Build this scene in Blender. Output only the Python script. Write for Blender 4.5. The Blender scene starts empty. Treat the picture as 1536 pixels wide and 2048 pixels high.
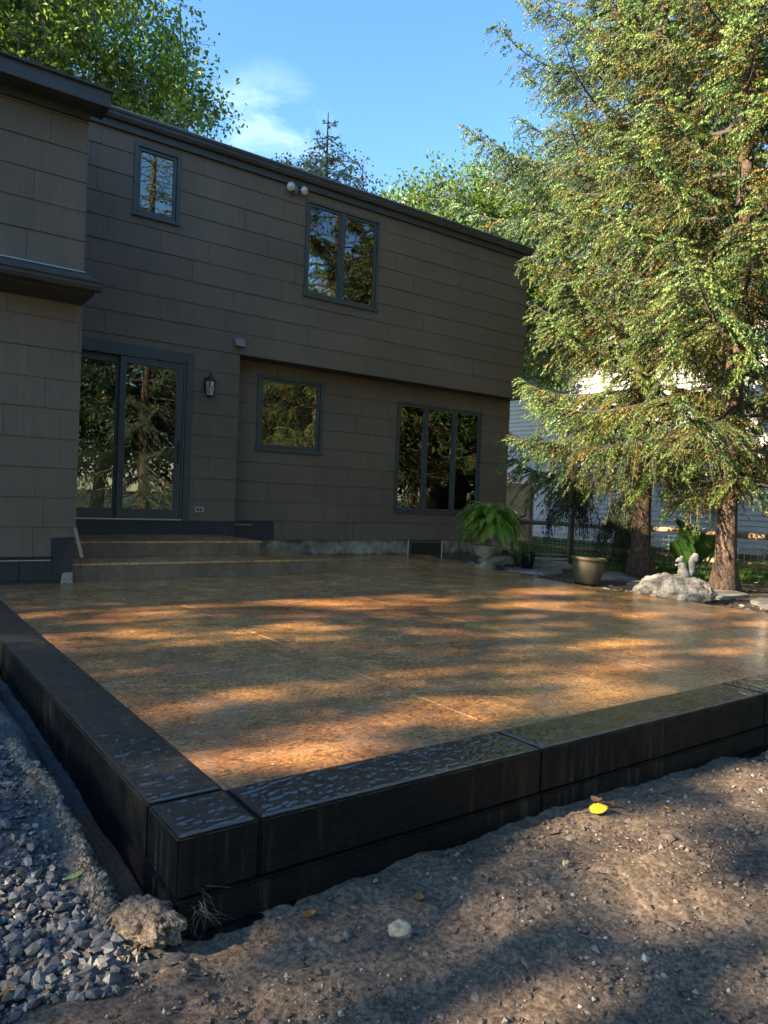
import bpy, bmesh, math, random
import numpy as np
from mathutils import Matrix, Vector, noise as mnoise

# ------------------------------------------------------------------ camera, light, exposure
scene = bpy.context.scene
COL = scene.collection
H_EYE = 0.865
cam_d = bpy.data.cameras.new('camera')
cam_d.sensor_fit = 'HORIZONTAL'; cam_d.sensor_width = 36.0; cam_d.lens = 36.0 * 1459.644 / 1536.0
cam_d.clip_start = 0.05; cam_d.clip_end = 2000.0
cam = bpy.data.objects.new('camera', cam_d); COL.objects.link(cam)
RW = [[0.8094834, -0.5857770, 0.0400253], [0.0219505, -0.0379296, -0.9990393], [0.5867323, 0.8095843, -0.0178453]]
m3 = Matrix(((RW[0][0], -RW[1][0], -RW[2][0]), (RW[0][1], -RW[1][1], -RW[2][1]), (RW[0][2], -RW[1][2], -RW[2][2])))
cam.matrix_world = Matrix.Translation((0, 0, H_EYE)) @ m3.to_4x4()
scene.camera = cam

SUN_EL = math.radians(28.0)
SUN_AZ = math.radians(-81.0)          # compass style: 0 = +Y, negative = towards -X
world = bpy.data.worlds.new('World'); scene.world = world; world.use_nodes = True
wn = world.node_tree; wn.nodes.clear()
w_out = wn.nodes.new('ShaderNodeOutputWorld'); w_bg = wn.nodes.new('ShaderNodeBackground')
w_sky = wn.nodes.new('ShaderNodeTexSky'); w_sky.sky_type = 'NISHITA'; w_sky.sun_disc = False
w_sky.sun_elevation = SUN_EL; w_sky.sun_rotation = SUN_AZ
w_sky.air_density = 1.15; w_sky.dust_density = 0.3; w_sky.ozone_density = 3.0
w_bg.inputs['Strength'].default_value = 0.085
# thin wisps of cloud
w_tc = wn.nodes.new('ShaderNodeTexCoord'); w_map = wn.nodes.new('ShaderNodeMapping')
w_map.inputs['Scale'].default_value = (4.0, 4.0, 7.0); w_map.inputs['Location'].default_value = (0.35, 0.1, 0.42)
w_no = wn.nodes.new('ShaderNodeTexNoise'); w_no.inputs['Scale'].default_value = 2.6; w_no.inputs['Detail'].default_value = 7.0
w_no.inputs['Roughness'].default_value = 0.6; w_no.inputs['Distortion'].default_value = 0.5
w_r = wn.nodes.new('ShaderNodeMapRange'); w_r.inputs['From Min'].default_value = 0.44; w_r.inputs['From Max'].default_value = 0.70
w_r.inputs['To Max'].default_value = 0.22
w_mix = wn.nodes.new('ShaderNodeMixRGB'); w_mix.inputs['Color2'].default_value = (5.6, 6.3, 7.0, 1)
wn.links.new(w_tc.outputs['Generated'], w_map.inputs['Vector']); wn.links.new(w_map.outputs['Vector'], w_no.inputs['Vector'])
wn.links.new(w_no.outputs['Fac'], w_r.inputs['Value']); w_dot = wn.nodes.new('ShaderNodeVectorMath'); w_dot.operation = 'DOT_PRODUCT'; w_dot.inputs[1].default_value = (0.3943, 0.8146, 0.4253)
w_nrm = wn.nodes.new('ShaderNodeVectorMath'); w_nrm.operation = 'NORMALIZE'; wn.links.new(w_tc.outputs['Generated'], w_nrm.inputs[0]); wn.links.new(w_nrm.outputs[0], w_dot.inputs[0])
w_fall = wn.nodes.new('ShaderNodeMapRange'); w_fall.interpolation_type = 'SMOOTHSTEP'; w_fall.inputs['From Min'].default_value = 0.9955; w_fall.inputs['From Max'].default_value = 0.9999
wn.links.new(w_dot.outputs['Value'], w_fall.inputs['Value'])
w_mul = wn.nodes.new('ShaderNodeMath'); w_mul.operation = 'MULTIPLY'; wn.links.new(w_r.outputs['Result'], w_mul.inputs[0]); wn.links.new(w_fall.outputs['Result'], w_mul.inputs[1])
wn.links.new(w_mul.outputs[0], w_mix.inputs['Fac'])
w_hs = wn.nodes.new('ShaderNodeHueSaturation'); w_hs.inputs['Saturation'].default_value = 1.18; w_hs.inputs['Value'].default_value = 0.84
wn.links.new(w_sky.outputs['Color'], w_hs.inputs['Color']); wn.links.new(w_hs.outputs['Color'], w_mix.inputs['Color1']); wn.links.new(w_mix.outputs['Color'], w_bg.inputs['Color'])
wn.links.new(w_bg.outputs['Background'], w_out.inputs['Surface'])

sun_d = bpy.data.lights.new('sun', 'SUN'); sun_d.energy = 5.0; sun_d.angle = math.radians(0.53); sun_d.color = (1.0, 0.82, 0.58)
sun = bpy.data.objects.new('sun', sun_d); COL.objects.link(sun)
sdir = Vector((math.sin(SUN_AZ) * math.cos(SUN_EL), math.cos(SUN_AZ) * math.cos(SUN_EL), math.sin(SUN_EL)))
sun.rotation_euler = sdir.to_track_quat('Z', 'Y').to_euler()
sun.location = (-20, 5, 20)

scene.view_settings.view_transform = 'Standard'; scene.view_settings.look = 'None'
scene.view_settings.gamma = 1.0; scene.view_settings.use_curve_mapping = False
scene.view_settings.exposure = 2.55
scene.render.engine = 'CYCLES'
scene.cycles.max_bounces = 6; scene.cycles.transparent_max_bounces = 12
scene.cycles.use_denoising = True

rng = np.random.default_rng(7)
R_ = random.Random(5)

# ------------------------------------------------------------------ helpers
def tag(o, label=None, cat=None, group=None, kind=None):
    if label: o['label'] = label
    if cat: o['category'] = cat
    if group: o['group'] = group
    if kind: o['kind'] = kind
    return o

def empty(name, loc, label=None, cat=None, group=None, rotz=0.0):
    o = bpy.data.objects.new(name, None); COL.objects.link(o); o.location = loc; o.rotation_euler = (0, 0, rotz)
    o.empty_display_size = 0.1
    return tag(o, label, cat, group)

def link(name, me, mat=None, parent=None, loc=None, smooth=False):
    o = bpy.data.objects.new(name, me); COL.objects.link(o)
    if mat is not None and not me.materials: me.materials.append(mat)
    if parent is not None: o.parent = parent
    if loc is not None: o.location = loc
    if smooth: me.polygons.foreach_set('use_smooth', np.ones(len(me.polygons), bool))
    return o

def np_mesh(name, V, F, tint=None, smooth=False):
    V = np.asarray(V, np.float32); F = np.asarray(F, np.int32); k = F.shape[1]
    me = bpy.data.meshes.new(name)
    me.vertices.add(len(V)); me.vertices.foreach_set('co', V.ravel())
    me.loops.add(F.size); me.loops.foreach_set('vertex_index', F.ravel())
    me.polygons.add(len(F)); me.polygons.foreach_set('loop_start', np.arange(0, F.size, k, dtype=np.int32))
    try: me.polygons.foreach_set('loop_total', np.full(len(F), k, np.int32))
    except Exception: pass
    me.polygons.foreach_set('use_smooth', np.full(len(F), bool(smooth)))
    me.update(calc_edges=True)
    if tint is not None:
        a = me.color_attributes.new('tint', 'FLOAT_COLOR', 'POINT')
        t = np.ones((len(V), 4), np.float32); t[:, :3] = tint
        a.data.foreach_set('color', t.ravel())
    return me

class MB:
    """collects simple solids; build() links them as one mesh object"""
    def __init__(s): s.v = []; s.f = []
    def add(s, V, F):
        n = len(s.v); s.v += [tuple(map(float, p)) for p in V]; s.f += [tuple(i + n for i in f) for f in F]; return s
    def box(s, a, b):
        x0, y0, z0 = a; x1, y1, z1 = b
        return s.add([(x0,y0,z0),(x1,y0,z0),(x1,y1,z0),(x0,y1,z0),(x0,y0,z1),(x1,y0,z1),(x1,y1,z1),(x0,y1,z1)],
                     [(0,3,2,1),(4,5,6,7),(0,1,5,4),(1,2,6,5),(2,3,7,6),(3,0,4,7)])
    def hexa(s, P):   # 8 points: 4 bottom ccw, 4 top
        return s.add(P, [(0,3,2,1),(4,5,6,7),(0,1,5,4),(1,2,6,5),(2,3,7,6),(3,0,4,7)])
    def tube(s, pts, r, n=8, cap=True):
        V, F = tube_np(pts, r, n, cap); return s.add(V, [tuple(f) for f in F])
    def lathe(s, prof, c=(0,0,0), n=32):
        V = []; F = []
        for (r, z) in prof:
            for k in range(n):
                a = 2*math.pi*k/n; V.append((c[0]+r*math.cos(a), c[1]+r*math.sin(a), c[2]+z))
        for i in range(len(prof)-1):
            for k in range(n):
                k2 = (k+1) % n; F.append((i*n+k, i*n+k2, (i+1)*n+k2, (i+1)*n+k))
        return s.add(V, F)
    def disc(s, c, r, n=24, axis='z'):
        V = []
        for k in range(n):
            a = 2*math.pi*k/n
            V.append((c[0]+r*math.cos(a), c[1]+r*math.sin(a), c[2]) if axis == 'z' else (c[0]+r*math.cos(a), c[1], c[2]+r*math.sin(a)))
        return s.add(V, [tuple(range(n))])
    def prism(s, pts2, z0, z1):
        n = len(pts2)
        V = [(x, y, z0) for x, y in pts2] + [(x, y, z1) for x, y in pts2]
        F = [tuple(range(n-1, -1, -1)), tuple(range(n, 2*n))] + [(i, (i+1) % n, n+(i+1) % n, n+i) for i in range(n)]
        return s.add(V, F)
    def mesh(s, name):
        me = bpy.data.meshes.new(name); me.from_pydata(s.v, [], s.f); me.polygons.foreach_set('use_smooth', np.zeros(len(me.polygons), bool)); me.update(); return me
    def build(s, name, mat, parent=None, smooth=False, bevel=0.0, loc=None):
        me = s.mesh(name)
        if bevel > 0:
            bm = bmesh.new(); bm.from_mesh(me)
            bmesh.ops.bevel(bm, geom=list(bm.edges), offset=bevel, segments=2, affect='EDGES', clamp_overlap=True)
            bmesh.ops.recalc_face_normals(bm, faces=bm.faces); bm.to_mesh(me); bm.free()
        return link(name, me, mat, parent, loc, smooth)

def tube_np(pts, r, n=8, cap=True):
    P = np.asarray(pts, float); m = len(P); r = np.broadcast_to(np.asarray(r, float), (m,))
    T = np.gradient(P, axis=0); T /= np.linalg.norm(T, axis=1)[:, None] + 1e-9
    up = np.array([0, 0, 1.0]) if abs(T[0][2]) < 0.9 else np.array([1.0, 0, 0])
    A = np.cross(T, up); A /= np.linalg.norm(A, axis=1)[:, None] + 1e-9; B = np.cross(T, A)
    ang = np.arange(n) * 2*np.pi/n
    V = P[:, None] + r[:, None, None] * (A[:, None]*np.cos(ang)[None, :, None] + B[:, None]*np.sin(ang)[None, :, None])
    V = V.reshape(-1, 3); F = []
    for i in range(m-1):
        for k in range(n):
            k2 = (k+1) % n; F.append((i*n+k, i*n+k2, (i+1)*n+k2, (i+1)*n+k))
    F = np.array(F)
    if cap:
        V = np.vstack([V, P[0], P[-1]]); c0, c1 = len(V)-2, len(V)-1
        F = np.vstack([F, [(k, c0, c0, (k+1) % n) for k in range(0)] or np.zeros((0, 4), int)])
        extra = []
        for k in range(0, n, 1):
            k2 = (k+1) % n
            extra.append((c0, k2, k, c0)); extra.append((c1, (m-1)*n+k, (m-1)*n+k2, c1))
        F = [tuple(f) for f in F] + [tuple(dict.fromkeys(f)) for f in extra]
    else: F = [tuple(f) for f in F]
    return V, F

def segs_np(P0, P1, r0, r1, n=4):
    """many straight tapered prisms at once -> verts, quads"""
    P0 = np.asarray(P0, float); P1 = np.asarray(P1, float); N = len(P0)
    r0 = np.broadcast_to(r0, (N,)); r1 = np.broadcast_to(r1, (N,))
    T = P1-P0; T /= np.linalg.norm(T, axis=1)[:, None] + 1e-9
    up = np.where(np.abs(T[:, 2:3]) < 0.9, np.array([[0, 0, 1.0]]), np.array([[1.0, 0, 0]]))
    A = np.cross(T, up); A /= np.linalg.norm(A, axis=1)[:, None] + 1e-9; B = np.cross(T, A)
    ang = np.arange(n)*2*np.pi/n; c = np.cos(ang)[None, :, None]; s = np.sin(ang)[None, :, None]
    d = A[:, None]*c + B[:, None]*s
    V = np.concatenate([P0[:, None]+d*r0[:, None, None], P1[:, None]+d*r1[:, None, None]], 1).reshape(-1, 3)
    k = np.arange(n); k2 = (k+1) % n
    q = np.stack([k, k2, k2+n, k+n], 1)
    F = (np.arange(N)[:, None, None]*2*n + q[None]).reshape(-1, 4)
    return V, F

def fbm(x, y, scale, oct=4, seed=0, gain=0.5):
    """value noise on a lattice, vectorised; about -1..1"""
    out = np.zeros(np.broadcast(x, y).shape); amp = 1.0; tot = 0
    for o in range(oct):
        g = np.random.default_rng(seed*31+o).random((256, 256))*2-1
        u = np.asarray(x)*scale + 37.3*o + 11; v = np.asarray(y)*scale + 91.7*o + 5
        iu = np.floor(u).astype(int); iv = np.floor(v).astype(int); fu = u-iu; fv = v-iv
        fu = fu*fu*(3-2*fu); fv = fv*fv*(3-2*fv)
        a = g[iu % 256, iv % 256]; b = g[(iu+1) % 256, iv % 256]; c = g[iu % 256, (iv+1) % 256]; d = g[(iu+1) % 256, (iv+1) % 256]
        out += amp*((a*(1-fu)+b*fu)*(1-fv)+(c*(1-fu)+d*fu)*fv); tot += amp; amp *= gain; scale *= 2.03
    return out/tot*1.5

def sstep(a, b, x):
    t = np.clip((np.asarray(x, float)-a)/(b-a), 0, 1); return t*t*(3-2*t)

# ------------------------------------------------------------------ materials
def new_mat(name):
    m = bpy.data.materials.new(name); m.use_nodes = True
    nt = m.node_tree; return m, nt, nt.nodes['Principled BSDF']
def N(nt, t, **kw):
    n = nt.nodes.new(t)
    for k, v in kw.items():
        if k in n.inputs: n.inputs[k].default_value = v
        else: setattr(n, k, v)
    return n
def pos(nt, scale=(1, 1, 1), rot=(0, 0, 0)):
    g = N(nt, 'ShaderNodeNewGeometry'); mp = N(nt, 'ShaderNodeMapping'); mp.inputs['Scale'].default_value = scale; mp.inputs['Rotation'].default_value = rot
    nt.links.new(g.outputs['Position'], mp.inputs['Vector']); return mp.outputs['Vector']
def objc(nt, scale=(1, 1, 1)):
    g = N(nt, 'ShaderNodeTexCoord'); mp = N(nt, 'ShaderNodeMapping'); mp.inputs['Scale'].default_value = scale
    nt.links.new(g.outputs['Object'], mp.inputs['Vector']); return mp.outputs['Vector']
def noise(nt, vec, scale, detail=4, rough=0.55, dist=0.0):
    n = N(nt, 'ShaderNodeTexNoise'); n.inputs['Scale'].default_value = scale; n.inputs['Detail'].default_value = detail
    n.inputs['Roughness'].default_value = rough; n.inputs['Distortion'].default_value = dist
    nt.links.new(vec, n.inputs['Vector']); return n.outputs['Fac']
def ramp(nt, fac, stops):
    r = N(nt, 'ShaderNodeValToRGB'); e = r.color_ramp.elements
    while len(e) < len(stops): e.new(0.5)
    for i, (p, c) in enumerate(stops):
        e[i].position = p; e[i].color = (c[0], c[1], c[2], 1) if not isinstance(c, (int, float)) else (c, c, c, 1)
    nt.links.new(fac, r.inputs['Fac']); return r.outputs['Color']
def mixc(nt, fac, a, b, mode='MIX'):
    m = N(nt, 'ShaderNodeMixRGB'); m.blend_type = mode
    for s, v in (('Fac', fac), ('Color1', a), ('Color2', b)):
        if hasattr(v, 'is_linked'): nt.links.new(v, m.inputs[s])
        elif isinstance(v, (int, float)): m.inputs[s].default_value = v if s == 'Fac' else (v, v, v, 1)
        else: m.inputs[s].default_value = (v[0], v[1], v[2], 1)
    return m.outputs['Color']
def bump(nt, b, h, strength=0.3, dist=0.01, prev=None):
    n = N(nt, 'ShaderNodeBump'); n.inputs['Strength'].default_value = strength; n.inputs['Distance'].default_value = dist
    nt.links.new(h, n.inputs['Height'])
    if prev is not None: nt.links.new(prev, n.inputs['Normal'])
    nt.links.new(n.outputs['Normal'], b.inputs['Normal']); return n.outputs['Normal']
def math_(nt, op, a, b=0.0):
    m = N(nt, 'ShaderNodeMath'); m.operation = op
    for i, v in enumerate((a, b)):
        if hasattr(v, 'is_linked'): nt.links.new(v, m.inputs[i])
        else: m.inputs[i].default_value = v
    return m.outputs[0]
def simple(name, col, rough=0.6, metal=0.0, var=0.15, nscale=12.0, bmp=0.1, spec=0.5):
    m, nt, b = new_mat(name); v = pos(nt); f = noise(nt, v, nscale, 5)
    c = ramp(nt, f, [(0.3, [x*(1-var) for x in col]), (0.7, [min(1, x*(1+var)) for x in col])])
    nt.links.new(c, b.inputs['Base Color']); b.inputs['Roughness'].default_value = rough; b.inputs['Metallic'].default_value = metal
    b.inputs['Specular IOR Level'].default_value = spec
    if bmp: bump(nt, b, noise(nt, v, nscale*6, 4), bmp, 0.004)
    return m

M = {}
# painted combed shakes
m, nt, b = new_mat('painted_siding')
v = pos(nt, (1, 1, 1)); vs = pos(nt, (130, 130, 1.3)); vs2 = pos(nt, (28, 28, 0.8))
st = noise(nt, vs, 1.0, 3, 0.6); st2 = noise(nt, vs2, 1.0, 3, 0.6); big = noise(nt, v, 0.9, 4)
oi = N(nt, 'ShaderNodeObjectInfo')
c = ramp(nt, big, [(0.3, (0.104, 0.072, 0.048)), (0.7, (0.140, 0.100, 0.068))])
c = mixc(nt, 0.5, c, ramp(nt, st, [(0.3, 0.74), (0.7, 1.16)]), 'MULTIPLY')
c = mixc(nt, 0.55, c, ramp(nt, st2, [(0.3, 0.8), (0.7, 1.15)]), 'MULTIPLY')
c = mixc(nt, 0.8, c, ramp(nt, oi.outputs['Random'], [(0, 0.94), (1, 1.06)]), 'MULTIPLY')
nt.links.new(c, b.inputs['Base Color']); b.inputs['Roughness'].default_value = 0.62
bump(nt, b, st, 0.5, 0.003)
M['siding'] = m
M['trim'] = simple('dark_trim_paint', (0.050, 0.054, 0.052), 0.45, var=0.1, nscale=6, bmp=0.05)
M['fascia'] = simple('dark_fascia_paint', (0.040, 0.038, 0.038), 0.5, var=0.2, nscale=4, bmp=0.05)
M['tar'] = simple('black_foundation_tar', (0.012, 0.014, 0.018), 0.45, var=0.5, nscale=14, bmp=0.8)
M['membrane'] = simple('dark_blue_membrane', (0.010, 0.016, 0.028), 0.4, var=0.3, nscale=8, bmp=0.2)
M['shingle'] = simple('roof_shingle', (0.055, 0.05, 0.05), 0.9, var=0.35, nscale=40, bmp=0.6)
M['metal_light'] = simple('weathered_metal', (0.35, 0.36, 0.36), 0.4, 0.6, bmp=0.1)
M['black_metal'] = simple('black_iron', (0.015, 0.015, 0.015), 0.35, bmp=0.1)
M['lath'] = simple('weathered_lath', (0.22, 0.19, 0.15), 0.8, nscale=20, bmp=0.3)
M['off_white'] = simple('off_white_plastic', (0.42, 0.42, 0.38), 0.45, bmp=0.05)
M['bulb_glass'] = simple('frosted_lamp_glass', (0.50, 0.47, 0.42), 0.25, bmp=0.0)
M['vent_paint'] = simple('vent_paint', (0.16, 0.15, 0.14), 0.5, bmp=0.05)
M['interior'] = simple('interior_plaster', (0.08, 0.075, 0.065), 0.8, bmp=0)
M['cabinet'] = simple('pale_cabinet_wood', (0.46, 0.40, 0.28), 0.5, bmp=0.05)
M['counter'] = simple('stone_countertop', (0.30, 0.27, 0.22), 0.25, nscale=30, bmp=0)
M['blind'] = simple('white_blind', (0.75, 0.75, 0.72), 0.5, bmp=0)
M['copper'] = simple('copper_shade', (0.55, 0.25, 0.12), 0.3, 0.9, bmp=0)
# glass
m, nt, b = new_mat('window_glass'); nt.nodes.remove(b)
gl = N(nt, 'ShaderNodeBsdfGlossy'); gl.inputs['Roughness'].default_value = 0.0; gl.inputs['Color'].default_value = (0.95, 0.97, 0.96, 1)
tr = N(nt, 'ShaderNodeBsdfTransparent'); tr.inputs['Color'].default_value = (0.72, 0.76, 0.75, 1)
fr = N(nt, 'ShaderNodeFresnel'); fr.inputs['IOR'].default_value = 1.75
fm = math_(nt, 'MULTIPLY', fr.outputs[0], 1.6); fm = math_(nt, 'MINIMUM', fm, 1.0)
wob = N(nt, 'ShaderNodeBump'); wob.inputs['Strength'].default_value = 0.03; wob.inputs['Distance'].default_value = 0.004
nt.links.new(noise(nt, pos(nt), 1.6, 2), wob.inputs['Height']); nt.links.new(wob.outputs[0], gl.inputs['Normal'])
mx = N(nt, 'ShaderNodeMixShader'); nt.links.new(fm, mx.inputs[0]); nt.links.new(tr.outputs[0], mx.inputs[1]); nt.links.new(gl.outputs[0], mx.inputs[2])
nt.links.new(mx.outputs[0], nt.nodes['Material Output'].inputs['Surface']); M['glass'] = m

# stamped patio concrete, sealed
m, nt, b = new_mat('stamped_patio_concrete')
v = pos(nt); vd = pos(nt, (1, 1, 1), (0, 0, 0.5))
big = noise(nt, v, 0.75, 5, 0.6, 0.6); mid = noise(nt, v, 4.5, 6, 0.65, 0.8); fine = noise(nt, v, 60, 4, 0.7); crk = noise(nt, pos(nt, (1, 1.7, 1), (0, 0, 0.4)), 22, 6, 0.75, 1.2)
c = ramp(nt, big, [(0.30, (0.29, 0.120, 0.040)), (0.5, (0.46, 0.216, 0.066)), (0.68, (0.57, 0.305, 0.095))])
c = mixc(nt, 0.9, c, ramp(nt, mid, [(0.36, 0.68), (0.62, 1.2)]), 'MULTIPLY')
c = mixc(nt, 0.75, c, ramp(nt, crk, [(0.40, 0.25), (0.47, 0.95), (0.6, 1.25)]), 'MULTIPLY')
c = mixc(nt, 0.8, c, ramp(nt, fine, [(0.40, 0.55), (0.60, 1.4)]), 'MULTIPLY')
pale = ramp(nt, noise(nt, v, 2.2, 7, 0.75, 1.4), [(0.50, 0.0), (0.66, 1.0)])
c = mixc(nt, math_(nt, 'MULTIPLY', pale, 0.35), c, (0.46, 0.34, 0.25))
nt.links.new(c, b.inputs['Base Color'])
rr = ramp(nt, mid, [(0.35, 0.10), (0.65, 0.27)])
b.inputs['Coat Weight'].default_value = 0.25; b.inputs['Coat Roughness'].default_value = 0.12; nt.links.new(rr, b.inputs['Roughness'])
b.inputs['Specular IOR Level'].default_value = 1.0
n1 = N(nt, 'ShaderNodeBump'); n1.inputs['Strength'].default_value = 0.9; n1.inputs['Distance'].default_value = 0.012; nt.links.new(crk, n1.inputs['Height'])
bump(nt, b, noise(nt, v, 95, 3, 0.6), 0.8, 0.004, n1.outputs[0])
M['patio'] = m
# black sealed border
def border_mat(name, top):
    m, nt, b = new_mat(name)
    v = pos(nt); br = noise(nt, v, 3.0, 5, 0.65, 0.5); st = noise(nt, pos(nt, (30, 30, 1.2)), 1.0, 5, 0.65)
    rip = noise(nt, pos(nt, (1.0, 2.4, 1.0), (0, 0, 0.25)), 17, 7, 0.72, 1.8)
    c = ramp(nt, br, [(0.54, (0.0035, 0.0035, 0.004)), (0.64, (0.012, 0.006, 0.004)), (0.76, (0.040, 0.019, 0.009))])
    if not top:
        c = ramp(nt, br, [(0.55, (0.0040, 0.0042, 0.005)), (0.75, (0.014, 0.010, 0.008))])
        c = mixc(nt, math_(nt, 'MULTIPLY', ramp(nt, noise(nt, v, 1.7, 3), [(0.45, 0.0), (0.62, 1.0)]), ramp(nt, st, [(0.52, 0.0), (0.66, 1.0)])), c, (0.045, 0.034, 0.025))
    nt.links.new(c, b.inputs['Base Color'])
    nt.links.new(ramp(nt, noise(nt, v, 14, 4), [(0.40, 0.07 if top else 0.35), (0.60, 0.24 if top else 0.6)]), b.inputs['Roughness'])
    b.inputs['Specular IOR Level'].default_value = 1.0 if top else 0.22
    if top: b.inputs['Coat Weight'].default_value = 0.8; b.inputs['Coat Roughness'].default_value = 0.07; b.inputs['Coat IOR'].default_value = 1.7
    n1 = N(nt, 'ShaderNodeBump'); n1.inputs['Strength'].default_value = 1.0 if top else 0.3; n1.inputs['Distance'].default_value = 0.035 if top else 0.006; nt.links.new(rip, n1.inputs['Height'])
    bump(nt, b, noise(nt, pos(nt, (0.5, 1.3, 1.0), (0, 0, 0.3)), 130, 4, 0.7), 0.8, 0.004, n1.outputs[0]); return m
M['border_top'] = border_mat('black_sealed_border', True)
M['border_face'] = border_mat('black_stained_face', False)
# step riser concrete
m, nt, b = new_mat('step_concrete')
v = pos(nt); f1 = noise(nt, v, 3, 5, 0.6); f2 = noise(nt, v, 34, 6, 0.75, 1.0); f3 = noise(nt, pos(nt, (1, 1, 0.3)), 9, 4)
c = ramp(nt, f1, [(0.3, (0.12, 0.078, 0.050)), (0.7, (0.21, 0.142, 0.092))])
c = mixc(nt, 0.8, c, ramp(nt, f2, [(0.3, 0.55), (0.7, 1.25)]), 'MULTIPLY'); c = mixc(nt, 0.5, c, ramp(nt, f3, [(0.35, 0.6), (0.6, 1.1)]), 'MULTIPLY')
nt.links.new(c, b.inputs['Base Color']); b.inputs['Roughness'].default_value = 0.45; bump(nt, b, f2, 0.5, 0.006); M['step'] = m
# old foundation concrete
m, nt, b = new_mat('old_foundation_concrete')
v = pos(nt); f1 = noise(nt, v, 4, 6, 0.65, 0.5); f2 = noise(nt, v, 30, 5, 0.7); g = N(nt, 'ShaderNodeNewGeometry'); sx = N(nt, 'ShaderNodeSeparateXYZ'); nt.links.new(g.outputs['Position'], sx.inputs[0])
c = ramp(nt, f1, [(0.38, (0.10, 0.085, 0.055)), (0.52, (0.24, 0.21, 0.15)), (0.68, (0.38, 0.34, 0.25))])
c = mixc(nt, 0.6, c, ramp(nt, f2, [(0.3, 0.6), (0.65, 1.1)]), 'MULTIPLY')
zz = math_(nt, 'ADD', sx.outputs['Z'], math_(nt, 'MULTIPLY', f1, 0.10)); c = mixc(nt, 0.9, c, ramp(nt, zz, [(0.06, (0.42, 0.33, 0.22)), (0.11, (1, 1, 1))]), 'MULTIPLY')
nt.links.new(c, b.inputs['Base Color']); b.inputs['Roughness'].default_value = 0.85; bump(nt, b, f2, 0.6, 0.008); M['foundation'] = m
# soil
def soil_mat(name, c0, c1, spec=0.3):
    m, nt, b = new_mat(name)
    v = pos(nt); f1 = noise(nt, v, 1.3, 5, 0.6); f2 = noise(nt, v, 70, 6, 0.75); f3 = noise(nt, v, 9, 4)
    c = ramp(nt, f1, [(0.32, c0), (0.68, c1)]); c = mixc(nt, 0.9, c, ramp(nt, f2, [(0.38, 0.30), (0.50, 1.0), (0.64, 1.9)]), 'MULTIPLY')
    c = mixc(nt, 0.6, c, ramp(nt, f3, [(0.35, 0.7), (0.65, 1.2)]), 'MULTIPLY')
    nt.links.new(c, b.inputs['Base Color']); b.inputs['Roughness'].default_value = 0.8; b.inputs['Specular IOR Level'].default_value = spec
    bump(nt, b, f2, 0.9, 0.006); return m
M['soil'] = soil_mat('bare_soil', (0.088, 0.063, 0.044), (0.175, 0.126, 0.083))
M['garden_soil'] = soil_mat('garden_bed_soil', (0.040, 0.028, 0.020), (0.085, 0.060, 0.042))
M['gravel_bed'] = soil_mat('gravel_bed_fines', (0.040, 0.042, 0.044), (0.085, 0.085, 0.082))
M['lawn_base'] = soil_mat('lawn_base', (0.030, 0.045, 0.014), (0.045, 0.070, 0.020))
M['mud'] = soil_mat('rusty_mud', (0.075, 0.028, 0.012), (0.15, 0.055, 0.022), 0.6)
M['mortar'] = soil_mat('pale_mortar_crust', (0.20, 0.165, 0.13), (0.32, 0.27, 0.21))
# tinted (per-vertex real colour) materials
def tint_mat(name, rough=0.6, transl=0.0, nscale=0, spec=0.4, bmp=0.0):
    m, nt, b = new_mat(name); a = N(nt, 'ShaderNodeVertexColor'); a.layer_name = 'tint'; c = a.outputs['Color']
    if nscale:
        f = noise(nt, pos(nt), nscale, 5, 0.7); c = mixc(nt, 0.8, c, ramp(nt, f, [(0.3, 0.6), (0.7, 1.35)]), 'MULTIPLY')
        if bmp: bump(nt, b, f, bmp, 0.004)
    nt.links.new(c, b.inputs['Base Color']); b.inputs['Roughness'].default_value = rough; b.inputs['Specular IOR Level'].default_value = spec
    if transl:
        t = N(nt, 'ShaderNodeBsdfTranslucent'); nt.links.new(mixc(nt, 1.0, c, (1.0, 1.15, 0.45), 'MULTIPLY'), t.inputs['Color'])
        mx = N(nt, 'ShaderNodeMixShader'); mx.inputs[0].default_value = transl
        nt.links.new(b.outputs[0], mx.inputs[1]); nt.links.new(t.outputs[0], mx.inputs[2]); nt.links.new(mx.outputs[0], nt.nodes['Material Output'].inputs['Surface'])
    return m
M['leaf'] = tint_mat('broadleaf_foliage', 0.42, 0.42)
M['needle'] = tint_mat('spruce_needles', 0.55, 0.15)
M['grass'] = tint_mat('grass_blades', 0.5, 0.35)
M['stones'] = tint_mat('loose_stones', 0.5, 0.0, 60, 0.5, 0.4)
M['clods'] = tint_mat('soil_clods', 0.85, 0.0, 90, 0.2, 0.4)
# bark
m, nt, b = new_mat('spruce_bark')
f1 = noise(nt, pos(nt, (1, 1, 0.35)), 34, 6, 0.7, 0.8); f2 = noise(nt, pos(nt), 6, 3)
c = ramp(nt, f1, [(0.40, (0.030, 0.020, 0.014)), (0.5, (0.080, 0.052, 0.036)), (0.62, (0.165, 0.108, 0.072))]); c = mixc(nt, 0.5, c, ramp(nt, f2, [(0.3, 0.7), (0.7, 1.15)]), 'MULTIPLY')
nt.links.new(c, b.inputs['Base Color']); b.inputs['Roughness'].default_value = 0.85; bump(nt, b, f1, 1.0, 0.03); M['bark'] = m
M['twig'] = simple('twig_bark', (0.055, 0.042, 0.033), 0.8, nscale=20, bmp=0)
M['grey_bark'] = simple('grey_bark', (0.11, 0.10, 0.085), 0.85, nscale=25, bmp=0.5)
M['white_siding'] = simple('white_lap_siding', (0.55, 0.55, 0.54), 0.5, var=0.05, nscale=2, bmp=0.03)
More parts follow.
